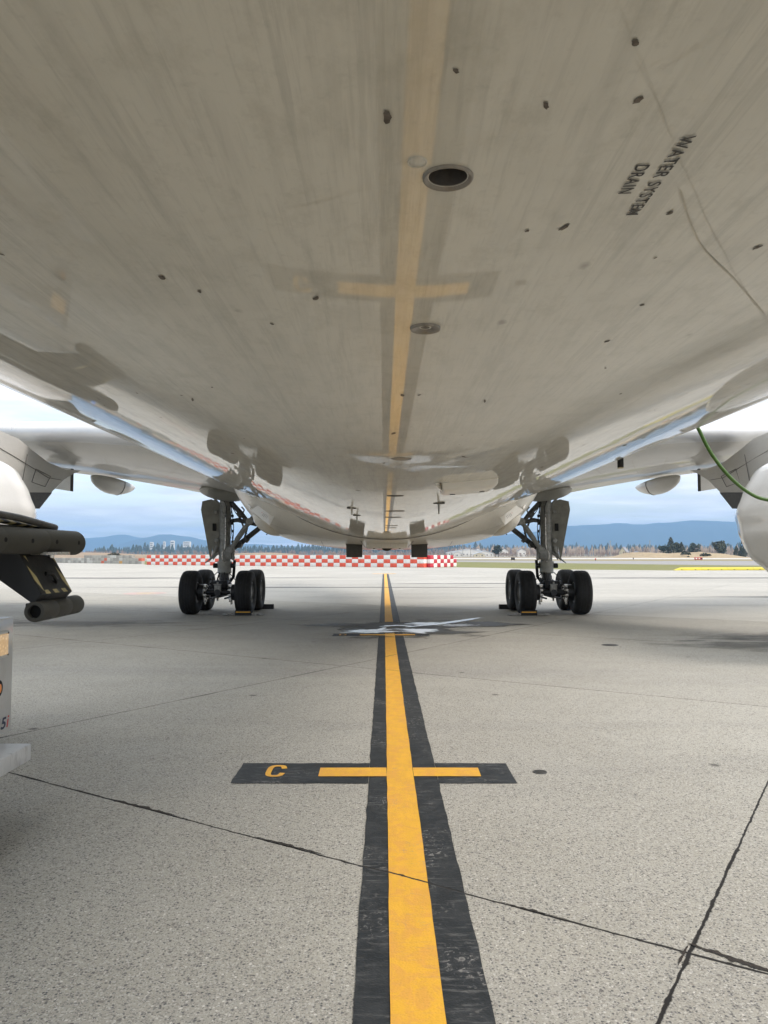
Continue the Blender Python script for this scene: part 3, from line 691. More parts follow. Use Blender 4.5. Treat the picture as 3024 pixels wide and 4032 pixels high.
def belly_text(xc, yc):
    return lambda a, b: onskin(math.degrees((xc - CX + b) / R), yc + a, R + 0.0005)
text_obj('WATER SYSTEM', 0.104, 0.0088, belly_text(0.1785, 0.484), M['stencil'], 'stencil_lettering', jet, 1.15, 0.015)
text_obj('DRAIN', 0.038, 0.0088, belly_text(0.1625, 0.483), M['stencil'], 'stencil_lettering', jet, 1.15, 0.015)

# raised equipment box on the belly
def sk(x, y, d=0.0):
    return onskin(math.degrees(math.asin((x - CX) / R)), y, R + d)
m = MB()
def rr(y, w0, w1, d, n=40, p=9.0):
    """rounded section hanging d below the skin between x=w0..w1"""
    out = []
    for k in range(n + 1):
        t = k / n; x = w0 + (w1 - w0) * t; s = 1 - abs(2 * t - 1) ** p; out.append(sk(x, y, -0.01 + (d + 0.01) * max(0, s) ** 0.35))
    return out
rings = [rr(y, 0.195 + o_, 0.395 + o_, d) for y, d, o_ in ((2.60, -0.005, 0), (2.602, 0.018, 0), (2.608, 0.026, 0), (2.62, 0.029, 0.0), (2.70, 0.030, 0.003), (2.80, 0.029, 0.006), (2.84, 0.02, 0.008), (2.85, -0.005, 0.01))]
m.loft(rings, closed=False); box = m.build('equipment_box', M['whiteplate'], jet, angle=60)
for x in (0.245, 0.35):
    p = sk(x, 2.74, 0.0302); m = MB(); m.lathe([(p.z, 0.010), (p.z - 0.0015, 0.010), (p.z - 0.0015, 0.0)], (p.x, p.y, 0), 'Z', 20); m.build('vent_hole', M['dark'], box)
m = MB(); a_ = sk(0.20, 2.47, 0.0); b_ = sk(0.155, 2.45, 0.0)
m.prism([sk(0.196, 2.62, 0.0), sk(0.196, 2.625, 0.022), sk(0.175, 2.56, 0.012), sk(0.17, 2.55, 0.0)], (0.006, 0.05, 0)); m.build('bracket', M['whiteplate'], box)
# blade antennas
def blade(x, y, h, chord, plate, lean=0.0):
    b0 = sk(x, y, 0.0); m_ = MB()
    m_.loft([[(b0.x + a * math.cos(t) * 0.0 + 0.006 * s_ * math.sin(t), b0.y + dy + chord / 2 * s_ * math.cos(t), b0.z - hh + 0.002) for t in [2 * math.pi * k / 14 for k in range(14)] for a in (1,)]
             for s_, hh, dy in ((1, 0, 0), (0.8, h * 0.6, h * 0.25), (0.55, h, h * 0.4))]); o_ = m_.build('blade_antenna', M['doorgrey'], jet)
    m_ = MB(); m_.lathe([(b0.z + 0.004, plate), (b0.z - 0.004, plate), (b0.z - 0.005, plate * 0.9), (b0.z - 0.005, 0)], (b0.x, b0.y, 0), 'Z', 24); m_.build('base_plate', M['plate'], o_)
blade(0.265, 3.66, 0.055, 0.06, 0.028); blade(-0.172, 4.05, 0.040, 0.10, 0.026); blade(-0.171, 4.80, 0.055, 0.05, 0.024)
# small drain mast on the right flank
p = sk(1.17, 3.75, 0); m = MB(); m.box((p.x, p.y, p.z - 0.012), (0.024, 0.03, 0.06), bevel=0.003); dm = m.build('drain_mast', M['dark'], jet)
m = MB(); m.box((p.x, p.y, p.z - 0.0445), (0.023, 0.029, 0.004)); m.build('tip', M['fadedyellow'], dm)
# ------------------------------------------------ belly fairing
def fair_ring(y, w, b, top, n, s):
    """s blends the fuselage circle (0) with the flat bottomed section (1)"""
    out = []; NN = 60
    for k in range(NN + 1):
        a = rad(-100 + 200 * k / NN)
        cxp, czp = math.sin(a) * (R + 0.004), CZ - math.cos(a) * (R + 0.004)
        ca, sa = math.cos(a), math.sin(a)
        ex = w * math.copysign(abs(sa) ** (2 / n), sa); ez = top - (top - b) * math.copysign(abs(ca) ** (2 / n), ca)
        out.append((cxp * (1 - s) + ex * s, y, czp * (1 - s) + ez * s))
    return out
st = [(11.58, -0.01), (11.62, 0.006), (11.75, 0.085), (12.0, 0.20), (12.4, 0.35), (12.9, 0.50), (13.5, 0.66), (14.1, 0.80), (14.8, 0.91), (15.4, 0.97), (16.2, 1.0), (18, 1.0), (20, 1.0), (22, 1.0), (23.5, 0.97), (25, 0.85), (27, 0.55), (29, 0.25), (31, 0.0)]
m = MB(); m.loft([fair_ring(y, 3.05, CH + 0.152, CH + 2.4, 3.5, s) for y, s in st], closed=False)
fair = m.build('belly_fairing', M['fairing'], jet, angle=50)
m = MB(); m.tube([onskin(a, 11.615, R + 0.004) for a in range(-80, 81, 2)], 0.012, 6); m.build('fairing_edge_seal', M['seal'], fair)
def fair_z(x, y):
    """lowest skin height of the fairing at x, y"""
    ss = 1.0
    for (y0, s0), (y1, s1) in zip(st, st[1:]):
        if y0 <= y <= y1: ss = s0 + (s1 - s0) * (y - y0) / (y1 - y0)
    best = None
    r_ = fair_ring(y, 3.05, CH + 0.152, CH + 2.4, 3.5, ss)
    for a, b in zip(r_, r_[1:]):
        if a[0] <= x <= b[0] and a[2] < CH + 2.6: return a[2] + (b[2] - a[2]) * (x - a[0]) / max(1e-6, b[0] - a[0])
    return CH + 0.2
def fair_seam(pts, w=0.012):
    m_ = MB(); vs = []; pts = [Vector((p[0], p[1], 0)) for p in pts]
    for i, p in enumerate(pts):
        t = (pts[min(i + 1, len(pts) - 1)] - pts[max(i - 1, 0)]).normalized(); nr = Vector((-t.y, t.x, 0)) * w / 2
        vs.append([m_.bm.verts.new((q.x, q.y, fair_z(q.x, q.y) - 0.0015)) for q in (p + nr, p - nr)])
    for a, b in zip(vs, vs[1:]): m_.bm.faces.new((a[0], b[0], b[1], a[1]))
    m_.build('panel_seam', M['seal'], fair, smooth=False, recalc=False)
for s in (-1, 1):
    fair_seam([(s * (0.5 + 1.6 * k / 20), 12.4 + 1.1 * (k / 20) ** 1.5) for k in range(21)])
    fair_seam([(s * (1.15 + 0.15 * k / 10), 13.4 + 2.6 * k / 10) for k in range(11)])
    fair_seam([(s * 0.42, 11.7 + 6 * k / 10) for k in range(11)], 0.02)
    # belly outlet door hanging open
    z_ = fair_z(s * 0.56, 13.5); m = MB(); m.box((s * 0.575, 13.5, z_ - 0.118 + 0.01), (0.285, 0.02, 0.245), bevel=0.006)
    o = m.build('outlet_door', M['plate'], jet)
    m = MB(); m.box((s * 0.575, 13.53, z_ + 0.0), (0.31, 0.05, 0.02)); m.build('door_hinge', M['seal'], o)
# centre keel panel with beacon
m = MB(); z_ = fair_z(0, 13.2); m.box((0, 14.0, z_ - 0.02), (0.70, 2.4, 0.11), bevel=0.03); m.build('keel_panel', M['fairing'], fair)
m = MB(); m.lathe([(z_ - 0.07, 0.085), (z_ - 0.085, 0.085), (z_ - 0.105, 0.06), (z_ - 0.12, 0.02), (z_ - 0.121, 0.0)], (0, 13.3, 0), 'Z', 24); m.build('beacon', M['dark'], fair)
for s in (-1, 1): m = MB(); m.lathe([(z_ - 0.07, 0.02), (z_ - 0.085, 0.018), (z_ - 0.086, 0.0)], (s * 0.22, 13.1, 0), 'Z', 14); m.build('keel_drain', M['dark'], fair)
# ram air inlet pods with open access doors and warning text
for s in (-1, 1):
    m = MB(); NN = 28; rings = []
    for (y, k) in ((13.7, 0.10), (13.75, 0.45), (13.9, 0.74), (14.15, 0.93), (14.5, 1.0), (15.0, 1.0), (15.8, 0.9), (16.8, 0.6), (17.6, 0.25)):
        rings.append([(s * (2.25 + 0.27 * k * math.cos(2 * math.pi * q / NN)), y, CH + 0.66 + 0.27 * k * math.sin(2 * math.pi * q / NN) + 0.11 * k * math.cos(2 * math.pi * q / NN)) for q in range(NN)])
    m.loft(rings); pod = m.build('inlet_pod', M['fairing'], jet)
    m = MB(); m.lathe([(0, 0.012), (0.02, 0.012), (0.021, 0)], (s * 2.25, 14.3, CH + 0.375), 'Z', 10); m.build('pod_drain', M['dark'], pod)
    # door plate
    A, B_, C_, D_ = Vector((s * 2.36, 13.25, CH + 1.02)), Vector((s * 2.02, 13.2, CH + 1.12)), Vector((s * 1.66, 13.2, CH + 0.74)), Vector((s * 1.88, 13.2, CH + 0.36))
    P4 = [Vector((s * 2.24, 12.50, CH + 0.735)), Vector((s * 1.96, 12.50, CH + 0.93)), Vector((s * 1.82, 12.52, CH + 0.685)), Vector((s * 1.93, 12.48, CH + 0.485))]
    nrm = (P4[1] - P4[0]).cross(P4[3] - P4[0]).normalized()
    if nrm.y > 0: nrm = -nrm
    m = MB(); m.prism(P4, -nrm * 0.015); dr = m.build('access_door', M['whiteplate'], jet)
    ux = (P4[3] - P4[0]).normalized(); uy = nrm.cross(ux).normalized()
    if s > 0: ux, uy = -ux, -uy
    cen = (P4[0] + P4[1] + P4[2] + P4[3]) / 4
    # writing runs up the plate towards the outboard side
    tx_ = (P4[2] - P4[3]).normalized() * (1 if s < 0 else -1); ty_ = nrm.cross(tx_).normalized()
    def dtext(body, off, w, h, mat, name='placard'):
        text_obj(body, w, h, lambda a, b: cen + nrm * 0.003 + tx_ * a + ty_ * (b + off), mat, name, dr)
    dtext('WARNING', 0.05, 0.11, 0.022, M['red_ink'])
    for q, (tt, ww) in enumerate((('DO NOT CLOSE DOOR', 0.25), ('BEFORE CHECKING THAT', 0.27), ('THE BAY IS CLEAR OF', 0.25), ('TOOLS AND PERSONNEL', 0.27))):
        dtext(tt, 0.02 - 0.027 * q, ww * 0.7, 0.013, M['stencil'])
    # wing root fillet strips seen beside the door
    m = MB(); m.tube([(s * 2.66, 13.4, CH + 1.40), (s * 2.50, 13.3, CH + 1.10), (s * 2.36, 13.2, CH + 0.80)], [0.025, 0.03, 0.025], 10); m.build('door_strut', M['whiteplate'], jet)

# ------------------------------------------------ wings
def airfoil(t, camber=0.02, n=22):
    """closed loop TE upper -> LE -> TE lower, (chord fraction, height fraction)"""
    up, lo_ = [], []
    for k in range(n + 1):
        x = 0.5 * (1 - math.cos(math.pi * k / n)); yt = 5 * t * (0.2969 * math.sqrt(x) - 0.1260 * x - 0.3516 * x ** 2 + 0.2843 * x ** 3 - 0.1036 * x ** 4)
        yc = camber * (1 - (2 * x - 1) ** 2) ; aft = 0.012 * max(0, (x - 0.55) / 0.45) * (1 - x) * 2
        up.append((x, yc + yt)); lo_.append((x, yc - yt * 0.92 + aft))
    return up[::-1] + lo_[1:]
# x, LE(y,z), TE(y,z), thickness
WS = [(1.6, 14.9, 4.12, 27.2, 3.10, 0.13), (2.9, 15.6, 4.28, 26.9, 3.38, 0.13), (4.2, 16.35, 4.46, 26.7, 3.60, 0.128), (5.3, 17.0, 4.59, 26.6, 3.82, 0.125), (7.3, 18.1, 4.83, 26.9, 4.22, 0.12), (9.37, 19.3, 5.02, 27.9, 4.62, 0.115),
      (12, 20.7, 5.32, 28.4, 4.98, 0.11), (16, 22.8, 5.75, 29.6, 5.5, 0.105), (22, 26.0, 6.6, 31.6, 6.3, 0.1), (28.5, 29.6, 7.4, 32.6, 7.25, 0.09)]
def wing_z(x, y, lower=True):
    for a, b in zip(WS, WS[1:]):
        if a[0] <= x <= b[0]:
            t = (x - a[0]) / (b[0] - a[0]); c = [a[k] + (b[k] - a[k]) * t for k in range(6)]
            f = min(1, max(0, (y - c[1]) / (c[3] - c[1]))); ch = c[3] - c[1]
            af = airfoil(c[5])[22:] ; 
            for p, q in zip(af, af[1:]):
                if p[0] <= f <= q[0]: return c[2] + (c[4] - c[2]) * f + ch * (p[1] + (q[1] - p[1]) * (f - p[0]) / max(1e-6, q[0] - p[0]))
    return 5
for s in (-1, 1):
    m = MB(); rings = []
    for (x, yl_, zl, yt, zt, th) in WS:
        ch = yt - yl_; rings.append([(s * x, yl_ + ch * a, zl + (zt - zl) * a + ch * b) for a, b in airfoil(th)])
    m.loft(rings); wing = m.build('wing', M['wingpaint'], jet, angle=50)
    # slat band along the leading edge, 4 mm proud
    m = MB(); rings = []
    for (x, yl_, zl, yt, zt, th) in [WS[1]] + WS[2:]:
        ch = yt - yl_; af = airfoil(th)[16:29]; fr = 0.075 * 8 / ch
        pts = [(a, b) for a, b in airfoil(th, n=60)[60 - 16:60 + 8]]
        qq = [Vector((s * x, yl_ + ch * a, zl + (zt - zl) * a + ch * b)) for a, b in pts]; out_ = []
        for k, q in enumerate(qq):
            tg = qq[min(k + 1, len(qq) - 1)] - qq[max(k - 1, 0)]; out_.append(q + Vector((0, tg.z, -tg.y)).normalized() * (0.012 if 0 < k < len(qq) - 1 else -0.004))
        if (out_[len(out_) // 2] - qq[len(qq) // 2]).y > 0: out_ = [q * 2 - o_ for q, o_ in zip(qq, out_)]
        rings.append(out_)
    m.loft(rings, closed=False, caps=False); m.build('slat', M['lip'], wing, angle=60)
    # chordwise panel joints under the wing
    m = MB()
    for (x0, y0, x1, y1) in ((4.0, 18, 5.6, 22.5), (5.0, 18.3, 6.6, 22.5), (6.1, 18.8, 7.6, 22.8), (7.2, 19.4, 8.4, 23.2), (3.5, 24.6, 9.0, 25.8), (8.2, 18.6, 8.2, 20.5)):
        vs = []
        for k in range(9):
            x = x0 + (x1 - x0) * k / 8; y = y0 + (y1 - y0) * k / 8; z = wing_z(x, y) - 0.003
            vs.append((m.bm.verts.new((s * (x - 0.005), y, z)), m.bm.verts.new((s * (x + 0.005), y, z))))
        for a, b in zip(vs, vs[1:]): m.bm.faces.new((a[0], b[0], b[1], a[1]))
    m.build('panel_seam', M['softseal'], wing, smooth=False, recalc=False)
    # canoe flap fairings
    def canoe(x, y0, y1, w, h, zc, name='flap_fairing'):
        m_ = MB(); rings_ = []; NN = 20
        for k in range(13):
            t = k / 12; y = y0 + (y1 - y0) * t; r_ = math.sin(math.pi * min(1, t ** 0.8)) ** 0.7 if 0 < t < 1 else 0.03
            rings_.append([(s * x + w * r_ * math.cos(2 * math.pi * q / NN), y, zc(t) - 0.02 + h * r_ * (math.sin(2 * math.pi * q / NN) if math.sin(2 * math.pi * q / NN) < 0 else 0.25 * math.sin(2 * math.pi * q / NN))) for q in range(NN)])
        m_.loft(rings_); o_ = m_.build(name, M['wingpaint'], jet)
        m_ = MB(); t = 0.55; y = y0 + (y1 - y0) * t; r_ = math.sin(math.pi * t ** 0.8) ** 0.7
        m_.tube([(s * x + (w * r_ + 0.006) * math.cos(math.pi * (1 + q / 12)), y, zc(t) - 0.02 + (h * r_ + 0.006) * math.sin(math.pi * (1 + q / 12))) for q in range(13)], 0.012, 6); m_.build('fairing_joint', M['seal'], o_)
    canoe(9.55, 24.6, 29.0, 0.30, 0.46, lambda t: 4.46 + 0.0 * t)
    canoe(14.5, 25.5, 30.5, 0.28, 0.5, lambda t: 5.05)
    # underwing blister over the gear
    m = MB(); rings = []
    for k in range(15):
        t = k / 14; y = 22.6 + 3.4 * t; r_ = max(0.03, math.sin(math.pi * t)) ** 0.6
        rings.append([(s * (5.22 + 0.66 * r_ * math.cos(2 * math.pi * q / 24)), y, 3.86 - 0.08 * t + 0.20 * r_ * math.sin(2 * math.pi * q / 24) + 0.10 * (0.66 * r_ * math.cos(2 * math.pi * q / 24))) for q in range(24)])
    m.loft(rings); m.build('gear_blister', M['doorgrey'], jet)
    # pylon: side outline in (y, z)
    out = [(22.95, 4.42), (21.6, 4.30), (20.3, 4.35), (19.3, 4.55), (18.6, 4.72), (17.2, 4.80), (15.2, 4.35), (14.4, 3.9), (17.2, 3.2), (18.6, 3.0), (20.15, 3.12), (20.9, 3.62), (21.6, 4.0), (22.3, 4.25)]
    m = MB(); nn = len(out)
    def pyw(y, z): return 0.20 + 0.14 * max(0, min(1, (z - 3.6) / 0.9)) - 0.17 * max(0, (y - 20.8) / 2.2)
    L_ = [m.bm.verts.new((s * 9.37 - pyw(y, z), y, z)) for y, z in out]; R_ = [m.bm.verts.new((s * 9.37 + pyw(y, z), y, z)) for y, z in out]
    m.bm.faces.new(L_); m.bm.faces.new(R_[::-1])
    for k in range(nn): m.bm.faces.new((L_[k], R_[k], R_[(k + 1) % nn], L_[(k + 1) % nn]))
    py = m.build('pylon', M['wingpaint'], jet, angle=25)
    xi = s * (9.37 - 0.345)
    m = MB()
    for pts in ([(17.5, 4.4), (18.6, 4.25), (20.5, 3.95), (21.4, 3.98)], [(19.0, 3.3), (19.1, 4.4)], [(19.7, 4.1), (20.6, 4.0), (20.4, 3.7), (19.6, 3.75), (19.7, 4.1)], [(18.2, 3.9), (18.7, 3.9), (18.7, 3.6), (18.2, 3.6), (18.2, 3.9)]):
        m.tube([(s * (9.37 - pyw(y, z) - 0.003), y, z) for y, z in pts], 0.008, 6)
    m.build('panel_seam', M['seal'], py)
    # heat shield underside of the pylon
    m = MB(); m.prism([(s * 9.37 - 0.17, 18.0, 3.02), (s * 9.37 - 0.17, 20.1, 3.09), (s * 9.37 - 0.17, 20.85, 3.58), (s * 9.37 - 0.17, 19.2, 3.45)], (0.34, 0, 0))
    for v_ in m.bm.verts: v_.co.x += (0.045 if v_.co.x > s * 9.37 else -0.045)
    m.build('heat_shield', M['gearmid'], py)
    # drooped aileron panel beyond the pylon
    m = MB(); m.prism([(s * 10.05, 24.2, 4.62), (s * 10.05, 24.2, 3.90), (s * 10.95, 24.4, 4.05), (s * 10.95, 24.4, 4.75)], (0, 0.05, 0)); fp = m.build('flap_panel', M['wingpaint'], jet)
    m = MB(); m.box((s * 10.02, 24.25, 4.26), (0.05, 0.12, 0.72)); m.build('flap_edge', M['plate'], fp)
    # engine nacelle
    NC = Vector((s * 9.37, 0, CH + 0.82)); m = MB()
    prof = [(12.35, 1.16), (12.2, 1.22), (12.12, 1.30), (12.2, 1.38), (12.5, 1.46), (13.2, 1.53), (14.2, 1.56), (15.4, 1.55), (16.2, 1.53), (16.7, 1.50), (16.75, 1.515), (17.1, 1.47), (17.14, 1.455), (17.5, 1.30), (18.0, 1.10), (18.02, 1.03), (16.5, 0.95)]
    m.lathe([(a, r) for a, r in prof], NC, 'Y', 96, caps=(0, 0))
    for v_ in m.bm.verts:
        dx, dz = (v_.co.x - NC.x) * -s, v_.co.z - NC.z; an = math.atan2(dz, dx)
        if v_.co.y > 14.5 and abs(an) < 1.3:
            q = 1 + (0.016 * math.sin(an * 9 + 0.6) + 0.010 * math.sin(an * 17)) * min(1, (v_.co.y - 14.5) / 1.5) * math.cos(an)
            v_.co.x = NC.x + (v_.co.x - NC.x) * q; v_.co.z = NC.z + (v_.co.z - NC.z) * q
    nac = m.build('engine_nacelle', M['nacelle'], jet, angle=45)
    m = MB(); m.lathe([(16.5, 0.86), (17.5, 0.80), (18.3, 0.66), (18.9, 0.52), (18.92, 0.48), (18.0, 0.46)], NC, 'Y', 48); m.build('core_nozzle', M['gearmid'], nac)
    m = MB(); m.lathe([(18.0, 0.40), (18.9, 0.32), (19.6, 0.10), (19.65, 0.0)], NC, 'Y', 36); m.build('exhaust_cone', M['gearmid'], nac)
    m = MB(); m.lathe([(12.40, 1.155), (12.17, 1.222), (12.09, 1.30), (12.17, 1.388), (12.46, 1.458), (12.45, 1.45), (12.22, 1.38), (12.14, 1.30), (12.22, 1.23), (12.40, 1.165)], NC, 'Y', 96, close=True)
    m.build('inlet_lip', M['lip'], nac)
    m = MB(); m.lathe([(13.1, 1.18), (13.12, 1.18), (13.13, 0.30), (12.9, 0.2), (12.6, 0.0)], NC, 'Y', 48); m.build('fan', M['gearblack'], nac)
    for a_, y0_, y1_ in ((rad(128), 13.4, 16.7), (rad(205), 13.4, 16.7), (rad(248), 13.4, 16.7)):
        an_ = a_ if s > 0 else math.pi - a_
        m = MB(); m.tube([NC + Vector((q_ * math.cos(an_), y_, q_ * math.sin(an_))) for y_, q_ in ((13.4, 1.541), (14.2, 1.561), (15.0, 1.556))], 0.005, 5); m.build('cowl_joint', M['seal'], nac)
        m = MB(); c_ = NC + Vector((1.56 * math.cos(an_ + 0.1), 14.4, 1.56 * math.sin(an_ + 0.1))); m.box(c_, (0.05, 0.16, 0.05), bevel=0.01); m.build('cowl_latch', M['gearmid'], nac)
    for yy in (13.4,):
        m = MB(); r0 = 1.545 if yy < 14 else (1.558 if yy < 16 else 1.512); r0 = {13.4: 1.538, 15.3: 1.553, 16.72: 1.512}[yy]
        m.tube([NC + Vector((r0 * math.cos(2 * math.pi * q / 72), yy, r0 * math.sin(2 * math.pi * q / 72))) for q in range(73)], 0.006, 5, caps=False); m.build('cowl_joint', M['seal'], nac)
# ------------------------------------------------ main landing gear
def tyre_prof(w, r0, r1):
    h = w / 2
    return [(-h * 0.62, r0), (-h * 0.80, r0 + 0.02), (-h * 0.96, r0 + (r1 - r0) * 0.35), (-h, r0 + (r1 - r0) * 0.6), (-h * 0.95, r1 - 0.09), (-h * 0.82, r1 - 0.035), (-h * 0.6, r1 - 0.008), (-h * 0.5, r1 - 0.004), (-h * 0.49, r1 - 0.014), (-h * 0.46, r1 - 0.014), (-h * 0.45, r1 - 0.002),
            (-h * 0.18, r1), (-h * 0.17, r1 - 0.012), (-h * 0.13, r1 - 0.012), (-h * 0.12, r1), (h * 0.12, r1), (h * 0.13, r1 - 0.012), (h * 0.17, r1 - 0.012), (h * 0.18, r1),
            (h * 0.45, r1 - 0.002), (h * 0.46, r1 - 0.014), (h * 0.49, r1 - 0.014), (h * 0.5, r1 - 0.004), (h * 0.6, r1 - 0.008), (h * 0.82, r1 - 0.035), (h * 0.95, r1 - 0.09), (h, r0 + (r1 - r0) * 0.6), (h * 0.96, r0 + (r1 - r0) * 0.35), (h * 0.80, r0 + 0.02), (h * 0.62, r0)]
def wheel(x, y, parent, s):
    wl = empty('wheel', (x, y, 0.69)); wl.parent = parent
    m_ = MB(); m_.lathe(tyre_prof(0.52, 0.31, 0.69), (0, 0, 0), 'X', 72, close=True)
    m_.build('tyre', M['rubber'], wl, angle=60)
    m_ = MB()
    for q in (-1, 1):
        m_.lathe([(q * 0.16, 0.33), (q * 0.20, 0.325), (q * 0.205, 0.30), (q * 0.15, 0.27), (q * 0.10, 0.22), (q * 0.09, 0.14), (q * 0.16, 0.11), (q * 0.19, 0.09), (q * 0.195, 0.0)], (0, 0, 0), 'X', 40)
        for k in range(12):
            a = 2 * math.pi * k / 12; m_.tube([(q * 0.10, 0.185 * math.cos(a), 0.185 * math.sin(a)), (q * 0.135, 0.185 * math.cos(a), 0.185 * math.sin(a))], 0.014, 6)
    m_.build('rim', M['rim'], wl)
    return wl
def gear(s):
    GX, GY = s * 5.29, 25.1
    g = empty('landing_gear', (GX, GY, 0)); g.parent = jet
    def P(x, y, z): return (-s * x, y, z)          # x>0 is inboard
    m = MB(); m.tube([(0, 0, 1.62), (0, 0, 2.2), (0, 0, 3.3), (0, 0.05, 3.9)], [0.195, 0.19, 0.185, 0.18], 28)
    for z in (2.05, 2.42, 2.84): m.tube([(0, 0, z), (0, 0, z + 0.035)], 0.205, 28)
    m.box(P(0.10, 0, 2.0), (0.42, 0.34, 0.10), bevel=0.02); m.box(P(0.12, 0, 1.78), (0.40, 0.30, 0.08), bevel=0.02); m.tube([P(0.3, -0.12, 1.7), P(0.3, -0.12, 2.1)], 0.05, 10)
    m.box(P(0.12, -0.05, 1.9), (0.3, 0.3, 0.34), bevel=0.05)
    m.build('main_strut', M['gearpaint'], g)
    m = MB(); m.tube([(0, 0, 1.27), (0, 0, 1.30), (0, 0, 1.34), (0, 0, 1.56), (0, 0, 1.60), (0, 0, 1.66)], [0.215, 0.235, 0.225, 0.225, 0.24, 0.24], 28)
    m.build('collar', M['doorgrey'], g)
    m = MB()
    for q in (-1, 1):
        m.tube([(q * 0.22, -0.02, 1.52), (q * 0.36, -0.02, 1.52)], 0.08, 14); m.tube([(q * 0.30, -0.02, 1.44), (q * 0.30, -0.02, 1.60)], 0.05, 10)
    m.tube([P(0.28, 0.25, 1.7), P(0.25, 0.25, 1.15), P(0.1, 0.3, 0.95)], 0.05, 10)
    m.build('pitch_trimmer', M['gearblack'], g)
    m = MB(); m.tube([(0, 0, 0.75), (0, 0, 1.28)], 0.15, 24); m.build('piston', M['gearmid'], g)
    m = MB(); m.tube([(0, -1.05, 0.69), (0, -0.7, 0.66), (0, -0.2, 0.70), (0, 0.2, 0.70), (0, 0.7, 0.66), (0, 1.0, 0.69)], [0.10, 0.15, 0.19, 0.19, 0.15, 0.11], 18)
    m.box((0, 0, 0.80), (0.40, 0.5, 0.42), bevel=0.06)
    m.tube([(-0.75, -0.90, 0.69), (0.75, -0.90, 0.69)], 0.085, 16); m.tube([(-0.75, 0.95, 0.69), (0.75, 0.95, 0.69)], 0.085, 16)
    for q in (-1, 1): m.tube([(q * 0.22, -0.95, 0.50), (q * 0.22, 0.9, 0.50)], 0.03, 8)
    m.build('bogie_beam', M['gearblack'], g)
    # torque link at the rear
    m = MB(); m.tube([(0, 0.24, 1.30), (0, 0.62, 1.02), (0, 0.20, 0.86)], [0.07, 0.05, 0.07], 8); m.build('torque_link', M['gearblack'], g)
    m = MB(); m.tube([(-0.12, -0.2, 1.28), (-0.14, -0.5, 1.02), (-0.1, -0.28, 0.8)], 0.028, 8); m.build('damper_link', M['gearblack'], g)
    for q in (-1, 1):
        for yy in (-0.9, 0.95):
            wl = wheel(q * 0.86, yy, g, s)
            m = MB(); sgn = -q
            m.tube([(q * 0.62, yy, 0.69), (q * 0.44, yy, 0.69)], [0.27, 0.25], 24); m.tube([(q * 0.44, yy, 0.69), (q * 0.38, yy, 0.69)], 0.13, 16)
            br = m.build('brake', M['gearblack'], g)
            m = MB()
            m.tube([(q * 0.46, yy, 0.69), (q * 0.43, yy, 0.69)], 0.225, 24)
            for k in range(8):
                a = 2 * math.pi * (k + 0.5) / 8; cx_, cz_ = math.cos(a) * 0.20, math.sin(a) * 0.20
                m.tube([(q * 0.45, yy + cx_, 0.69 + cz_), (q * 0.36, yy + cx_, 0.69 + cz_)], 0.042, 10); m.tube([(q * 0.36, yy + cx_, 0.69 + cz_), (q * 0.33, yy + cx_, 0.69 + cz_)], 0.022, 8)
            m.build('brake_pistons', M['steel'], g); m = MB()
            m.box((q * 0.40, yy - 0.05, 0.45), (0.09, 0.1, 0.12), bevel=0.01); m.build('brake_fitting', M['steel'], g); m = MB(); m.box((q * 0.40, yy - 0.1, 0.92), (0.12, 0.08, 0.06), bevel=0.01); m.build('brake_fitting', M['steel'], g); m = MB()
            m.build('brake_fitting', M['steel'], g); m = MB(); m.box((q * 0.42, yy, 0.37), (0.06, 0.07, 0.12), bevel=0.01)
            m.build('brake_fitting', M['steel'], g)
    # hydraulic lines
    m = MB(); rn = random.Random(5)
    m.tube([tuple(p) for p in smooth_curve([P(0.06, -0.215, 3.2), P(0.06, -0.22, 2.5), P(0.05, -0.225, 2.1), P(-0.02, -0.26, 1.95), P(-0.02, -0.26, 1.75), P(0.08, -0.27, 1.62)], 6)], 0.014, 8)
    m.build('brake_pipe', M['steel'], g)
    m = MB()
    for (a, b, c) in (((0.18, -0.08, 3.7), (0.30, -0.1, 2.8), (0.26, -0.1, 2.1)), ((-0.02, -0.2, 3.7), (0.09, -0.24, 3.4), (0.06, -0.23, 3.1)), ((0.24, -0.02, 3.6), (0.22, -0.15, 3.0), (0.26, 0, 2.3)), ((0.25, 0, 3.4), (0.5, -0.05, 3.05), (0.6, 0, 2.9)),
                      ((0.2, -0.2, 1.3), (0.30, -0.55, 1.12), (0.36, -0.85, 0.92)), ((-0.2, -0.2, 1.3), (-0.30, -0.55, 1.12), (-0.36, -0.85, 0.92)), ((0.05, -0.25, 1.3), (0.12, -0.7, 1.1), (0.16, -0.95, 0.85)), ((-0.1, -0.25, 1.2), (-0.08, -0.6, 0.98), (-0.3, -0.9, 0.6)), ((0.1, 0.2, 1.3), (0.3, 0.5, 1.0), (0.4, 0.9, 0.9))):
        m = MB(); m.tube([tuple(p) for p in smooth_curve([P(*a), P(*b), P(*c)], 7)], 0.014, 7); m.build('hydraulic_hose', M['gearblack'], g)
    for z in (3.15, 2.9, 2.65, 2.3): m = MB(); m.box(P(0.26, -0.06, z), (0.07, 0.07, 0.09), bevel=0.01); m.build('pipe_clamp', M['gearblack'], g)
    m = MB()
    m.box((0, -0.6, 0.92), (0.46, 0.42, 0.26), bevel=0.03)
    for _ in range(26):
        m.box((rn.uniform(-0.34, 0.34), rn.uniform(-0.85, -0.35), rn.uniform(0.72, 1.12)), (rn.uniform(0.03, 0.09), 0.05, rn.uniform(0.03, 0.09)), (0, rn.uniform(0, 3), 0), bevel=0.006)
    m.build('brake_manifold', M['gearblack'], g)
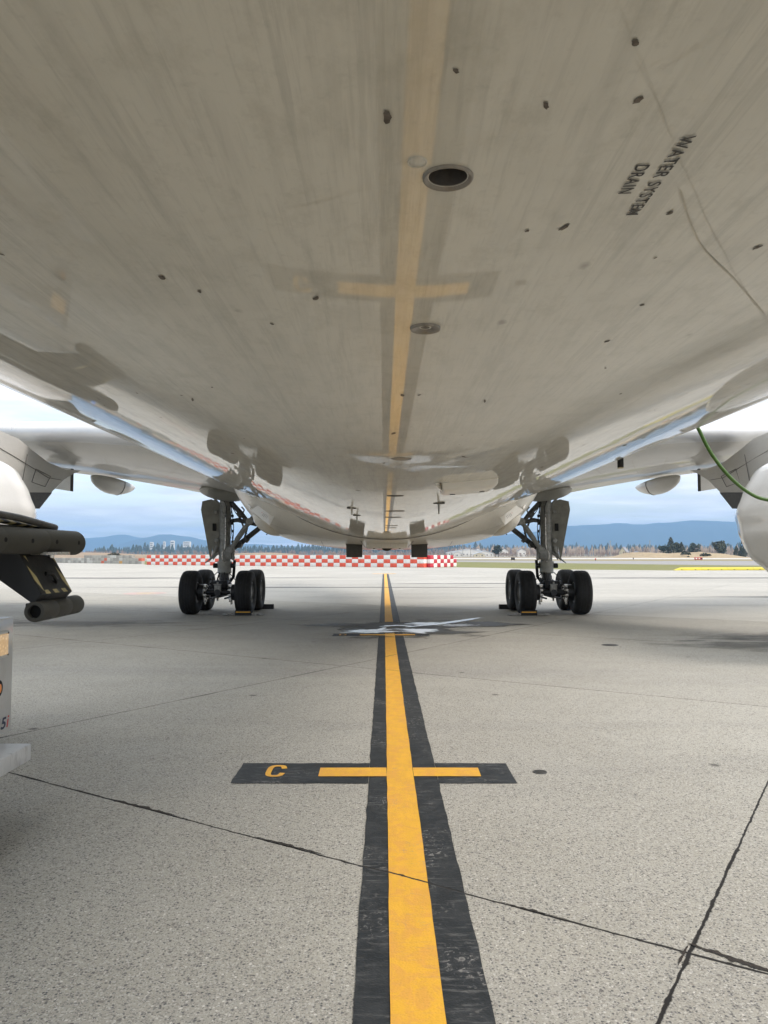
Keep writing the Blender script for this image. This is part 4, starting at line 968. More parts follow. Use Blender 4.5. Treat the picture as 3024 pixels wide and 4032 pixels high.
    m = MB(); m.box((0, -0.99, 0.80), (0.22, 0.1, 0.24), bevel=0.03); m.tube([(-0.12, -1.04, 0.94), (0.12, -1.04, 0.94)], 0.02, 8); m.box((0, -1.03, 0.98), (0.05, 0.05, 0.08)); m.build('axle_cover', M['gearpaint'], g)
    # side stay and actuators
    m = MB(); m.tube([P(0.20, -0.15, 2.03), P(0.84, -0.15, 2.97), P(1.3, -0.1, 3.6)], [0.075, 0.07, 0.08], 12); m.tube([P(0.84, -0.26, 2.97), P(0.84, 0.05, 2.97)], 0.11, 14); m.tube([P(0.20, -0.26, 2.03), P(0.20, 0.0, 2.03)], 0.11, 14)
    m.tube([P(0.42, -0.15, 2.36), P(0.72, -0.15, 2.80)], 0.088, 12)
    m.build('side_stay', M['gearpaint'], g)
    m = MB(); m.tube([P(0.40, 0.35, 2.22), P(1.10, 0.35, 2.78), P(1.7, 0.35, 3.25)], [0.09, 0.085, 0.085], 12); m.tube([P(0.14, 0.1, 1.95), P(0.42, 0.35, 2.24)], 0.06, 10); m.box(P(0.68, 0.3, 2.36), (0.12, 0.12, 0.16), (0, 0.7, 0), bevel=0.02); m.tube([P(0.40, 0.2, 2.22), P(0.40, 0.5, 2.22)], 0.12, 14)
    m.build('retraction_actuator', M['gearmid'], g)
    m = MB(); m.tube([P(0.16, 0, 3.62), P(0.52, 0, 3.25), P(0.84, -0.05, 2.86)], [0.09, 0.08, 0.06], 10); m.tube([P(0.14, 0, 2.98), P(0.42, 0, 3.02), P(1.05, 0, 2.86)], [0.06, 0.075, 0.06], 10); m.tube([P(0.36, 0.05, 3.4), P(0.70, 0.05, 2.55)], 0.032, 8); m.box(P(0.50, -0.05, 3.2), (0.14, 0.14, 0.22), (0, 0.7 * s, 0), bevel=0.02)
    m.tube([P(0.55, -0.06, 3.45), P(0.64, -0.06, 3.35), P(0.60, -0.06, 3.25)], 0.025, 8); m.tube([P(0.74, -0.04, 2.75), P(0.66, -0.04, 2.45), P(0.72, -0.04, 2.3)], 0.03, 8)
    m.build('lock_links', M['gearmid'], g)
    # gear door outboard: outer facet and inner facet, solid
    m = MB(); T = Vector((0, 0.045, 0))
    o1 = [(-0.73, -0.30, 3.34), (-0.70, -0.25, 3.62), (-0.44, -0.12, 3.70), (-0.38, -0.12, 2.20), (-0.44, -0.12, 1.66)]
    i1 = [(-0.44, -0.12, 3.70), (-0.19, -0.02, 3.60), (-0.19, -0.02, 1.95), (-0.36, -0.1, 1.70), (-0.38, -0.12, 2.20)]
    m.prism([P(*p) for p in o1], T); m.prism([P(p[0], p[1] + 0.003, p[2]) for p in i1], T); door = m.build('gear_door', M['doorgrey'], g)
    m = MB(); m.box(P(-0.32, -0.12, 2.78), (0.12, 0.012, 0.24)); m.build('door_cutout', M['dark'], g)
    m = MB(); m.tube([P(-0.19, -0.03, 3.55), P(-0.40, -0.05, 3.78)], 0.035, 8); m.tube([P(-0.38, -0.05, 3.6), P(-0.2, 0, 3.85)], 0.035, 8); m.box(P(-0.26, -0.15, 3.28), (0.1, 0.1, 0.09), bevel=0.015); m.box(P(-0.24, -0.15, 2.34), (0.14, 0.12, 0.14), (0, 0.5, 0), bevel=0.02)
    m.tube([P(-0.24, -0.1, 2.15), P(-0.30, -0.14, 1.95), P(-0.38, -0.15, 1.78), P(-0.60, -0.2, 1.60)], [0.06, 0.055, 0.04, 0.012], 8); m.tube([P(-0.16, -0.1, 1.95), P(-0.34, -0.14, 1.82)], 0.045, 8)
    m.build('door_linkage', M['gearpaint'], g)
    return g
for s in (-1, 1): gear(s)

# ------------------------------------------------------------------ wheel chocks
def chock(x, y, rz, label, rope=True, stripe=True, handle=False, w=0.5):
    c = empty('wheel_chock', (x, y, 0), rz); tag(c, label, 'wheel chock', 'chocks wedged against the main wheels')
    m_ = MB(); m_.prism([(-w / 2, -0.10, 0.001), (-w / 2, -0.075, 0.15), (-w / 2, 0.0, 0.165), (-w / 2, 0.12, 0.02), (-w / 2, 0.12, 0.001)], (w, 0, 0)); m_.build('wedge', M['rubber'], c, smooth=False)
    if stripe:
        m_ = MB(); m_.box((0, -0.0905, 0.105), (w * 0.9, 0.008, 0.03), (-0.16, 0, 0)); m_.build('stripe', M['safety'], c)
    if rope:
        rn = random.Random(int(x * 100)); m_ = MB()
        for sx in (-1, 1):
            for q in range(3):
                p0 = Vector((sx * w / 2, 0.0, 0.05)); pts_ = [tuple(p0)]
                for k in range(7): p0 = Vector((sx * (w / 2 + 0.04 + 0.055 * k + rn.uniform(-0.05, 0.05)), rn.uniform(-0.14, 0.10), rn.uniform(0.014, 0.05))); pts_.append(tuple(p0))
                m_.tube([tuple(p) for p in smooth_curve(pts_, 5)], 0.02, 6)
        m_.build('rope', M['rope'], c)
    if handle:
        m_ = MB(); m_.tube([(-0.25, 0, 0.06), (-0.45, 0, 0.04), (-0.70, 0.02, 0.07)], 0.016, 7); m_.tube([(-0.70, 0.02, 0.0), (-0.72, 0.02, 0.12)], 0.022, 7); m_.build('handle', M['gearblack'], c)
LX = CX - 5.29 + 0.86; RX = CX + 5.29 - 0.86
chock(LX + 0.02, 23.78, 0, 'yellow striped black chock with pale rope, before the left main gear wheels')
chock(RX, 23.75, 0, 'yellow striped black chock with pale rope, before the right main gear wheels')
chock(LX + 0.30, 26.60, math.pi, 'plain black chock behind the left main gear wheels', False, False)
chock(RX - 0.25, 26.5, math.pi, 'black chock with a thin metal handle behind the right main gear wheels', False, False, True)

# ------------------------------------------------------------------ green hose
hs = [(2.42, 5.9, 3.50), (2.45, 6.0, 2.98), (2.50, 6.0, 2.86), (2.60, 6.0, 2.66), (2.74, 6.0, 2.48), (2.90, 6.0, 2.35), (3.05, 6.0, 2.30), (3.35, 6.0, 2.26), (3.9, 6.05, 2.34), (4.6, 6.1, 2.2), (5.2, 6.2, 1.4), (5.6, 6.3, 0.5), (6.2, 6.3, 0.03), (7.5, 6.0, 0.03)]
m = MB(); m.tube([tuple(p) for p in smooth_curve(hs, 8)], 0.0145, 12); o = m.build('service_hose', M['hose'])
tag(o, 'bright green service hose drooping from the right side of the fuselage', 'hose')

# ------------------------------------------------------------------ cargo loader at the left edge
ld = empty('cargo_loader', (-3.0, 4.0, 0)); tag(ld, 'white cargo loader with amber lamp and grey foam bumpers, cut off by the left edge', 'cargo loader')
def LB(): return MB()
def local(o_): o_.parent = ld; o_.location = (3.0, -4.0, 0); return o_
m = MB(); m.box((-4.98, 4.15, 1.0), (4.5, 3.02, 0.83), bevel=0.012); body = local(m.build('body', M['truck']))
m = MB(); m.box((-5.2, 4.1, 0.53), (4.7, 2.9, 0.11), bevel=0.01); local(m.build('sill', M['bumper']))
m = MB(); m.box((-2.64, 3.98, 0.50), (0.36, 2.85, 0.115), bevel=0.012); local(m.build('front_bumper', M['bumper']))
m = MB(); m.box((-4.9, 3.9, 0.39), (4.2, 2.4, 0.16), bevel=0.02); local(m.build('chassis', M['loaderblack']))
for yy in (5.44, 2.9):
    m = MB(); m.box((-2.726, yy, 1.23), (0.012, 0.27, 0.19), bevel=0.004); hl = local(m.build('headlight_frame', M['bumper']))
    m = MB(); m.box((-2.718, yy, 1.23), (0.016, 0.215, 0.15), bevel=0.006); o = m.build('headlight', M['headlamp'], hl)
    for dy in (-0.118, 0.118):
        for dz in (-0.078, 0.078): m = MB(); m.lathe([(0, 0.008), (0.006, 0.007), (0.0065, 0)], (-2.722, yy + dy, 1.23 + dz), 'X', 10); m.build('screw', M['gearmid'], hl)
    m = MB(); m.lathe([(0, 0.06), (0.02, 0.06), (0.024, 0.05), (0.022, 0.045)], (-2.73, yy - 0.02, 0.93), 'X', 28); ib = local(m.build('indicator_housing', M['dark']))
    m = MB(); m.lathe([(0.0, 0.038), (0.026, 0.033), (0.031, 0.017), (0.032, 0)], (-2.73, yy - 0.02, 0.93), 'X', 28); m.build('indicator', M['amber'], ib)
fx = -2.7275
def face_text(yc, zc, slant=0.25): return lambda a, b: Vector((fx, yc + a + b * slant, zc + b))
o = text_obj('15', 0.115, 0.082, face_text(5.515, 0.665), M['navy'], 'number', None, 1.0, 0.03); local(o)
o = text_obj('i', 0.022, 0.082, face_text(5.600, 0.667), M['redletter'], 'number', None, 1.0, 0.01); local(o)
o = text_obj('COMMANDER', 1.0, 0.10, face_text(4.75, 0.68), M['navy'], 'lettering', None, 1.0, 0.02); local(o)
o = text_obj('925', 0.42, 0.24, lambda a, b: Vector((fx, 3.9 + a, 1.1 + b)), M['green_letter'], 'lettering', None, 1.0, 0.03); local(o)
# wheels (front axle), mostly out of the frame
for yy in (2.75, 5.05):
    m = MB(); m.lathe(tyre_prof(0.26, 0.2, 0.36), (0, 0, 0), 'Y', 40, close=True); w = m.build('wheel', M['rubber']); w.parent = ld; w.location = (3.0 - 4.3, yy - 4.0, 0.36)
    m = MB(); m.lathe([(-0.08, 0.21), (-0.05, 0.15), (0.05, 0.15), (0.08, 0.21)], (0, 0, 0), 'Y', 24); m.build('rim', M['rim'], w)
# lift frame standing behind the body, carrying the raised bridge
m = MB(); m.box((-5.6, 7.2, 1.55), (1.2, 2.3, 0.5)); m.box((-5.6, 6.4, 0.9), (0.16, 0.2, 1.4), (0, 0.35, 0)); m.box((-5.6, 8.2, 0.9), (0.16, 0.2, 1.4), (0, -0.35, 0)); m.box((-5.6, 7.3, 0.22), (1.2, 2.2, 0.2)); m.box((-5.6, 5.6, 0.5), (0.6, 1.2, 0.2)); m.box((-5.6, 7.3, 0.06), (0.5, 0.5, 0.12))
m.box((-4.9, 7.2, CH + 0.17), (2.56, 2.3, 0.24)); m.box((-4.6, 7.7, CH - 0.04), (2.0, 0.66, 0.2))
local(m.build('lift_frame', M['loaderblack']))
# upper foam bumper: two sleeves along the bridge edge
def foam(p0, p1, r, hollow=True, name='foam_bumper', holes=4, hole_dir=(1, -0.35, -0.1)):
    p0, p1 = Vector(p0), Vector(p1); ax = (p1 - p0).normalized(); L_ = (p1 - p0).length
    prof = [(0.0, r * 0.62), (0.0, r * 0.93), (0.02, r), (L_ * 0.33, r), (L_ * 0.335, r * 0.975), (L_ * 0.345, r * 0.975), (L_ * 0.35, r), (L_ * 0.66, r), (L_ * 0.665, r * 0.975), (L_ * 0.675, r * 0.975), (L_ * 0.68, r), (L_ - r * 0.35, r), (L_ - r * 0.12, r * 0.93), (L_, r * 0.78), (L_, r * 0.62)]
    m_ = MB(); m_.lathe(prof, (0, 0, 0), 'Z', 40, close=True); q = Vector((0, 0, 1)).rotation_difference(ax)
    for v_ in m_.bm.verts: v_.co = q @ v_.co + p0
    o_ = local(m_.build(name, M['foam'], angle=50))
    m_ = MB(); m_.lathe([(0.06, r * 0.615), (L_ - 0.02, r * 0.615)], (0, 0, 0), 'Z', 24)
    for v_ in m_.bm.verts: v_.co = q @ v_.co + p0
    m_.build('bore', M['foamhole'], o_)
    m_ = MB(); hd = Vector(hole_dir).normalized(); hd = (hd - ax * hd.dot(ax)).normalized(); q2 = Vector((0, 0, 1)).rotation_difference(hd)
    for k in range(holes):
        m_ = MB(); c = p0 + ax * L_ * (k + 0.6) / holes; b4 = 0; m_.lathe([(r * 0.9, r * 0.17), (r * 1.004, r * 0.17), (r * 1.004, r * 0.0)], (0, 0, 0), 'Z', 18)
        m_.bm.verts.ensure_lookup_table()
        for v_ in list(m_.bm.verts)[b4:]: v_.co = q2 @ v_.co + c
        m_.build('bolt_hole', M['foamhole'], o_)
foam((-3.66, 6.3, CH + 0.145), (-3.36, 8.32, CH + 0.128), 0.130, holes=5, hole_dir=(1, -0.9, 0.0))
foam((-3.355, 7.35, 1.325), (-3.425, 8.52, 1.325), 0.102, holes=3, hole_dir=(0.8, -0.8, -0.9))
# bridge deck edge with rubber rim and hazard strip above the bumper
m = MB(); m.loft([[(-3.6, y, CH + 0.27 + dz), (-3.46 + dx, y, CH + 0.27 + dz), (-3.40 + dx, y, CH + 0.285 + dz), (-3.46 + dx, y, CH + 0.325 + dz), (-3.6, y, CH + 0.335 + dz)] for y, dx, dz in ((5.9, -0.22, 0.05), (6.8, -0.14, 0.04), (7.4, -0.10, 0.015), (7.9, -0.10, -0.01), (8.15, -0.14, -0.02))])
dk = local(m.build('bridge_deck', M['hazard'], smooth=False))
m = MB(); m.tube([(-3.62, 5.9, CH + 0.40), (-3.56, 6.8, CH + 0.385), (-3.50, 7.3, CH + 0.355), (-3.47, 7.7, CH + 0.315), (-3.50, 8.1, CH + 0.29), (-3.62, 8.3, CH + 0.28)], [0.035] * 6, 10); m.build('rubber_edging', M['gearmid'], dk)
# the edging follows the deck; sloping black guide arm with hazard striped rim
m = MB(); near = [(-3.80, 7.35, 1.90), (-3.80, 7.35, 1.70), (-3.37, 7.35, 1.40), (-3.29, 7.35, 1.49), (-3.50, 7.35, 1.86), (-3.56, 7.35, 1.90)]
m.prism(near, (0.0, 0.72, 0.0)); arm = local(m.build('guide_arm', M['loaderblack'], smooth=False))
m = MB()
e0, e1 = Vector((-3.50, 0, 1.86)), Vector((-3.29, 0, 1.49)); nr = Vector((0.37, 0, 0.21)).normalized() * 0.004
for (ya, yb) in ((7.36, 7.44), (7.97, 8.06)): m.quad([e0 + nr + Vector((0, ya, 0)), e1 + nr + Vector((0, ya, 0)), e1 + nr + Vector((0, yb, 0)), e0 + nr + Vector((0, yb, 0))])
e2 = e0.lerp(e1, 0.90); m.quad([e2 + nr * 1.3 + Vector((0, 7.45, 0)), e1 + nr * 1.3 + Vector((0, 7.45, 0)), e1 + nr * 1.3 + Vector((0, 7.96, 0)), e2 + nr * 1.3 + Vector((0, 7.96, 0))])
m.build('stripe_trim', M['hazard'], arm, smooth=False, recalc=False)
m = MB(); hc = e0.lerp(e1, 0.62); m.tube([tuple(hc + nr * 2 + Vector((0.0, 7.60, 0.05))), tuple(hc + nr * 12 + Vector((0, 7.66, 0.03))), tuple(hc + nr * 12 + Vector((0, 7.76, -0.03))), tuple(hc + nr * 2 + Vector((0, 7.82, -0.06)))], 0.022, 10); m.build('handle', M['gearblack'], arm)
m = MB(); m.tube([(-3.40, 7.8, 1.88), (-3.40, 7.8, 1.84)], 0.03, 12); m.box((-3.45, 7.75, 1.885), (0.4, 0.3, 0.03)); m.build('mounting_bolt', M['steel'], arm)
m = MB(); m.box((-3.42, 7.6, 1.35), (0.14, 0.3, 0.10), bevel=0.01); m.build('bracket', M['loaderblack'], arm)

# ------------------------------------------------------------------ checkered barrier wall
M['bred'] = simple('red_plastic', (0.70, 0.10, 0.055), 0.5, 0, 0.12, 2)
M['bred2'] = simple('crimson_plastic', (0.50, 0.03, 0.05), 0.5, 0, 0.1, 2)
M['bwhite'] = simple('white_plastic', (0.80, 0.79, 0.76), 0.5, 0, 0.05, 2, grime=(0.58, 0.55, 0.50))
def block_mesh(L_, W_, H_, bev, mat, grooves=True):
    m_ = MB(); m_.box((0, 0, H_ / 2), (L_ - 0.02, W_, H_ - 0.015), bevel=bev)
    o_ = m_.build('barrier_block', mat, smooth=True, angle=50); me_ = o_.data; D.objects.remove(o_); return me_
BR, BW, BR2 = [block_mesh(1.17, 0.9, 0.61, 0.035, M[k]) for k in ('bred', 'bwhite', 'bred2')]
def place(me_, name, x, y, z, rz, label, cat, group):
    o_ = D.objects.new(name, me_); COL.objects.link(o_); o_.location = (x, y, z); o_.rotation_euler = (0, 0, rz); tag(o_, label, cat, group); return o_
A = Vector((-44.6, 144.6, 0)); B2 = Vector((6.1, 113.2, 0)); dirv = (B2 - A).normalized(); nb = int((B2 - A).length / 1.17) + 1; rz = math.atan2(dirv.y, dirv.x)
rows = ('bottom', 'middle', 'top')
for k in range(nb):
    for r in range(3):
        red = (k + r) % 2 == 0; p = A + dirv * 1.17 * (k + 0.5)
        place(BR if red else BW, 'barrier_block', p.x, p.y, 0.61 * r, rz, '%s plastic block in the %s row of the long checkered barrier wall' % ('red' if red else 'white', rows[r]), 'barrier block', 'blocks of the long checkered barrier wall')
E0 = Vector((6.5, 113.6, 0)); d2 = Vector((0.50, 0.866, 0)); rz2 = math.atan2(d2.y, d2.x)
for k in range(8):
    for r in range(3):
        if r == 2 and k > 6: continue
        red = (k + r) % 2 == 1 if r != 1 else (k % 2 == 1); red = (k + r) % 2 == 0
        p = E0 + d2 * 1.17 * (k + 0.5)
        place(BR2 if red else BW, 'barrier_block', p.x, p.y, 0.61 * r, rz2, '%s block in the %s row of the short angled end of the barrier' % ('crimson' if red else 'white', rows[r]), 'barrier block', 'blocks of the angled barrier end')
# concrete blocks stacked at the far left
cmats = [simple('cast_concrete_pale', (0.42, 0.41, 0.37), 0.9, 0, 0.15, 2, grime=(0.28, 0.27, 0.24)), simple('cast_concrete_grey', (0.33, 0.32, 0.29), 0.9, 0, 0.2, 2, grime=(0.2, 0.2, 0.18)), simple('cast_concrete_light', (0.55, 0.54, 0.50), 0.9, 0, 0.1, 2), simple('red_painted_concrete', (0.60, 0.16, 0.10), 0.8, 0, 0.2, 2), simple('orange_painted_concrete', (0.58, 0.34, 0.12), 0.8, 0, 0.2, 2)]
CBM = [block_mesh(1.25, 0.75, 0.60, 0.02, c) for c in cmats]
A = Vector((-78.5, 183, 0)); B3 = Vector((-50.0, 158.6, 0)); dv = (B3 - A).normalized(); nb = int((B3 - A).length / 1.25); rz = math.atan2(dv.y, dv.x); rn = random.Random(11)
for k in range(nb):
    for r in range(3):
        if r == 2 and not (nb * 0.36 < k < nb * 0.88): continue
        ci = rn.choice((0, 0, 0, 1, 1, 2)); p = A + dv * 1.25 * (k + 0.5 + (0.0 if r != 1 else 0.0))
        if (r, k) in ((0, nb * 58 // 100), (1, nb * 60 // 100), (1, nb - 1)): ci = 3
        if (r, k) == (0, nb * 77 // 100): ci = 4
        col_ = ('pale', 'grey', 'light', 'red painted', 'orange painted')[ci]
        lab = '%s concrete block in the %s row of the stacked wall beside the blue toilet' % (col_, rows[r])
        place(CBM[ci], 'concrete_block', p.x, p.y, 0.60 * r, rz, lab, 'concrete block', 'stacked concrete blocks')
# portable toilet
M['tblue'] = simple('blue_plastic', (0.03, 0.20, 0.62), 0.45, 0, 0.1, 2)
t_ = empty('portable_toilet', (-81.2, 186.5, 0), rad(25)); tag(t_, 'blue portable toilet with a white roof at the end of the concrete block wall', 'portable toilet')
m = MB(); m.box((0, 0, 1.05), (1.15, 1.15, 2.0), bevel=0.04); m.build('cabin', M['tblue'], t_)
m = MB(); m.loft([[(x * 0.62 * f, y * 0.62 * f, z) for x, y in ((-1, -1), (1, -1), (1, 1), (-1, 1))] for f, z in ((1, 2.05), (1, 2.12), (0.6, 2.3))]); m.build('roof', M['bwhite'], t_, smooth=False)
m = MB(); m.box((0, -0.585, 1.0), (0.7, 0.02, 1.8), bevel=0.01); dr = m.build('door', M['tblue'], t_)
m = MB(); m.box((0.1, -0.60, 1.5), (0.2, 0.01, 0.15)); m.build('door_sign', M['bwhite'], dr)
# yellow barrier kerb at right
M['kyellow'] = simple('bright_yellow_plastic', (0.64, 0.53, 0.05), 0.5, 0, 0.05, 1)
K0 = Vector((35.0, 92.2, 0)); K1 = Vector((70.0, 98.5, 0)); dk_ = (K1 - K0).normalized(); rzk = math.atan2(dk_.y, dk_.x)
for k in range(10):
    c = K0 + dk_ * (1.75 + 3.5 * k); kb = empty('yellow_barrier', (c.x, c.y, 0), rzk)
    lab = 'bright yellow low barrier section with a sloped end on the grass edge' if k == 0 else 'bright yellow low barrier section in the row along the grass edge'
    tag(kb, lab, 'barrier', 'yellow barrier sections by the grass')
    x0 = -1.72 + (0.0); pr = [(0, -0.3, 0.0), (0, -0.28, 0.2), (0, -0.12, 0.36), (0, 0.12, 0.36), (0, 0.28, 0.2), (0, 0.3, 0.0)]
    m = MB(); rings = [[(-1.73, y, z * (0.25 if k == 0 else 1)) for _, y, z in pr]] + ([[(-0.9, y, z) for _, y, z in pr]] if k == 0 else []) + [[(1.73, y, z) for _, y, z in pr]]
    m.loft(rings); m.build('shell', M['kyellow'], kb, smooth=False)
    for q in (-0.9, 0.9): m = MB(); m.box((q, -0.302, 0.08), (0.14, 0.02, 0.08)); m.build('lifting_slot', M['plate'], kb)

# ------------------------------------------------------------------ airfield signs, lights, poles, fence
def sign(x, y, w, h, mat, label, stripes=None):
    o_ = empty('airfield_sign', (x, y, 0)); tag(o_, label, 'sign', 'airfield signs')
    m_ = MB(); m_.box((0, 0, 0.35 + h / 2), (w, 0.25, h), bevel=0.03); m_.build('panel', mat, o_)
    for q in (-0.35, 0.35): m_ = MB(); m_.tube([(q * w, 0, 0), (q * w, 0, 0.36)], 0.05, 8); m_.build('leg', M['gearmid'], o_)
    if stripes:
        for (cx_, ww, mt) in stripes:
            m_ = MB(); m_.box((cx_ * w, -0.135, 0.35 + h / 2), (ww * w, 0.02, h * 0.55)); m_.build('marking', mt, o_)
sign(40.2, 238, 1.25, 0.75, M['plate'], 'dark airfield sign panel in front of the runway, near the lone dark tree')
sign(103, 250, 2.6, 0.75, M['bred2'], 'red and black airfield sign on the far grass before the tan mound', [(-0.28, 0.24, M['bwhite']), (0.08, 0.2, M['bwhite']), (0.38, 0.2, M['plate'])])
sign(-86.5, 262, 1.2, 0.6, M['dark'], 'small black airfield sign above the left end of the concrete block wall')
for (x, y) in ((66.5, 240), (98, 300)):
    o_ = empty('marker_light', (x, y, 0)); tag(o_, 'small orange runway marker light on the tan grass' if x < 80 else 'small dark runway marker light left of the red sign', 'marker light', 'runway edge markers')
    m = MB(); m.tube([(0, 0, 0), (0, 0, 0.45)], 0.08, 8); m.build('stem', M['gearmid'], o_)
    m = MB(); m.lathe([(0.45, 0.22), (0.65, 0.25), (0.8, 0.12), (0.85, 0)], axis='Z', n=12); m.build('lamp', M['bred'] if x < 80 else M['plate'], o_)
M['pole'] = simple('weathered_pole', (0.38, 0.37, 0.34), 0.9, 0, 0.1, 1)
for (px, d, h, w_) in ((2402, 620, 22, 'tall grey utility pole left of the white gabled house'), (2558, 640, 23, 'tall grey utility pole by the left end of the tan mound'), (2742, 640, 18, 'slim grey utility pole between the two evergreen groups'), (1853, 700, 18, 'thin pale pole right of the pale hangar roof'), (1822, 720, 22, 'thin pale pole left of the lone dark tree'), (2034, 640, 16, 'short pale pole left of the right landing gear')):
    x = (px - 1512) / 3000 * d; o_ = empty('utility_pole', (x, d, 0)); tag(o_, w_, 'pole', 'poles along the airfield edge')
    m = MB(); m.tube([(0, 0, -0.05), (0, 0, h * 0.62)], [0.35, 0.22], 8); m.build('post', M['pole'], o_)
    m = MB(); m.box((0, 0, h * 0.58), (1.6, 0.16, 0.16)); m.build('crossarm', M['pole'], o_)
# chain link boundary fence: posts and rails one long thing
fe = empty('boundary_fence', (0, 640, 0)); tag(fe, 'long low grey chain link boundary fence beyond the runway', 'fence')
m = MB()
for z in (0.3, 1.1, 1.9): m.tube([(-80, 0, z), (420, 0, z)], 0.10, 5)
m.build('rail', M['pole'], fe)
m = MB()
for k in range(100): m.tube([(-80 + 5 * k, 0, -0.05), (-80 + 5 * k, 0, 2.3)], 0.14, 5)
fp = m.build('post', M['pole'], fe); fp['kind'] = 'stuff'

# ------------------------------------------------------------------ buildings far off
M['wall_white'] = simple('white_house_wall', (0.72, 0.71, 0.68), 0.8, 0, 0.06, 0.3)
M['wall_cream'] = simple('cream_house_wall', (0.66, 0.60, 0.44), 0.8, 0, 0.06, 0.3)
M['roof_grey'] = simple('grey_roof', (0.26, 0.26, 0.28), 0.8, 0, 0.1, 0.3)
M['roof_pale'] = simple('pale_metal_roof', (0.55, 0.60, 0.66), 0.5, 0, 0.05, 0.3)
M['glass_dark'] = simple('dark_window', (0.05, 0.06, 0.07), 0.2, 0, 0.1, 1)
def house(px, d, w, h, depth, wall, roof, label, rise=None, group='small buildings beyond the runway', rz=0, base=0):
    x = (px - 1512) / 3000 * d; o_ = empty('house', (x, d, base), rz); tag(o_, label, 'house', group); rise = w * 0.28 if rise is None else rise
    m_ = MB(); m_.box((0, 0, h / 2 - 0.3), (w, depth, h + 0.6)); m_.prism([(-w / 2, -depth / 2, h - 0.01), (w / 2, -depth / 2, h - 0.01), (0, -depth / 2, h + rise)], (0, depth, 0)); m_.build('wall', wall, o_, smooth=False)
    m_ = MB()
    for q in (-1, 1): m_.prism([(q * (w / 2 + 0.4), -depth / 2 - 0.4, h - 0.2), (0, -depth / 2 - 0.4, h + rise + 0.15), (0, -depth / 2 - 0.4, h + rise + 0.5), (q * (w / 2 + 0.4), -depth / 2 - 0.4, h + 0.2)], (0, depth + 0.8, 0))
    m_.build('roof', roof, o_, smooth=False)
    nw = max(1, int(w / 3.5))
    for k in range(nw):
        m_ = MB(); m_.box(((k + 0.5) / nw * w - w / 2, -depth / 2 - 0.02, h * 0.55), (1.1, 0.06, 1.2)); m_.build('window', M['glass_dark'], o_)
house(1842, 760, 42, 4.2, 20, M['wall_white'], M['roof_pale'], 'long pale hangar with a low blue grey roof left of the lone dark tree', 3.2)
house(1880, 770, 9, 5.5, 9, M['wall_white'], M['roof_grey'], 'white gabled house just right of the pale hangar')
house(1907, 740, 16, 3.4, 9, M['wall_white'], M['roof_pale'], 'low white shed with a pale roof beside the lone dark tree', 2.2)
house(1885, 700, 10, 2.4, 7, M['wall_cream'], M['roof_pale'], 'cream shed low down in front of the white gabled house', 1.4)
house(1798, 740, 12, 3.0, 8, M['wall_white'], M['roof_pale'], 'small white shed left of the pale hangar', 1.6)
house(1983, 790, 8, 6, 8, M['wall_white'], M['roof_grey'], 'white house in the bare trees right of the lone dark tree')
house(2052, 790, 8, 6, 8, M['wall_white'], M['roof_grey'], 'white house in the bare trees left of the right landing gear')
house(2455, 700, 6.5, 4.2, 13, M['wall_cream'], M['roof_grey'], 'large gabled house with cream front among bare poplars', 4.6, rz=rad(-28))
house(2508, 720, 8, 2.6, 8, M['wall_cream'], M['roof_grey'], 'small cream cottage right of the large gabled house', 2.5)
def block_building(px, d, w, h, base, label, rz=0):
    x = (px - 1512) / 3000 * d; o_ = empty('apartment_block', (x, d, base), rz); tag(o_, label, 'apartment block', 'white buildings on the wooded hill')
    m_ = MB(); m_.box((0, 0, h / 2 - 2), (w, w * 0.7, h + 4)); m_.build('wall', M['wall_white'], o_)
    m_ = MB(); m_.box((0, 0, h + 0.6), (w * 0.6, w * 0.4, 1.2)); m_.build('roof', M['roof_pale'], o_)
    for k in range(3):
        m_ = MB(); m_.box((0, -w * 0.35 - 0.05, h * (k + 0.6) / 3.4), (w * 0.8, 0.2, h * 0.09)); m_.build('window_band', M['glass_dark'], o_)
block_building(598, 2650, 11, 22, 24, 'pale apartment tower at the left of the wooded hill')
block_building(648, 2650, 8, 22, 26, 'narrow pale apartment tower between two others on the wooded hill')
block_building(680, 2600, 13, 26, 24, 'brightest square apartment tower in the middle of the wooded hill')
block_building(737, 2650, 24, 16, 32, 'wide white apartment block on top of the wooded hill')

# ------------------------------------------------------------------ vegetation
M['conifer'] = ground_mat('conifer_needles', (0.045, 0.070, 0.045), (0.09, 0.095, 0.065), (0.025, 0.042, 0.028), 0.05)
M['bare'] = ground_mat('bare_twigs', (0.26, 0.20, 0.17), (0.34, 0.28, 0.245), (0.17, 0.13, 0.11), 0.2)
M['barepale'] = ground_mat('bare_poplar_twigs', (0.45, 0.37, 0.31), (0.55, 0.47, 0.40), (0.30, 0.24, 0.20), 0.2)
M['bush'] = ground_mat('dark_scrub', (0.035, 0.040, 0.022), (0.06, 0.06, 0.035), (0.02, 0.022, 0.015), 0.5)
M['bark'] = simple('tree_bark', (0.10, 0.075, 0.055), 0.9, 0, 0.2, 2)
M['mound'] = ground_mat('sandy_mound', (0.42, 0.33, 0.20), (0.36, 0.27, 0.16), (0.16, 0.12, 0.08), 0.12)
M['hill'] = ground_mat('wooded_hill', (0.035, 0.05, 0.03), (0.05, 0.06, 0.04), (0.02, 0.03, 0.02), 0.05)
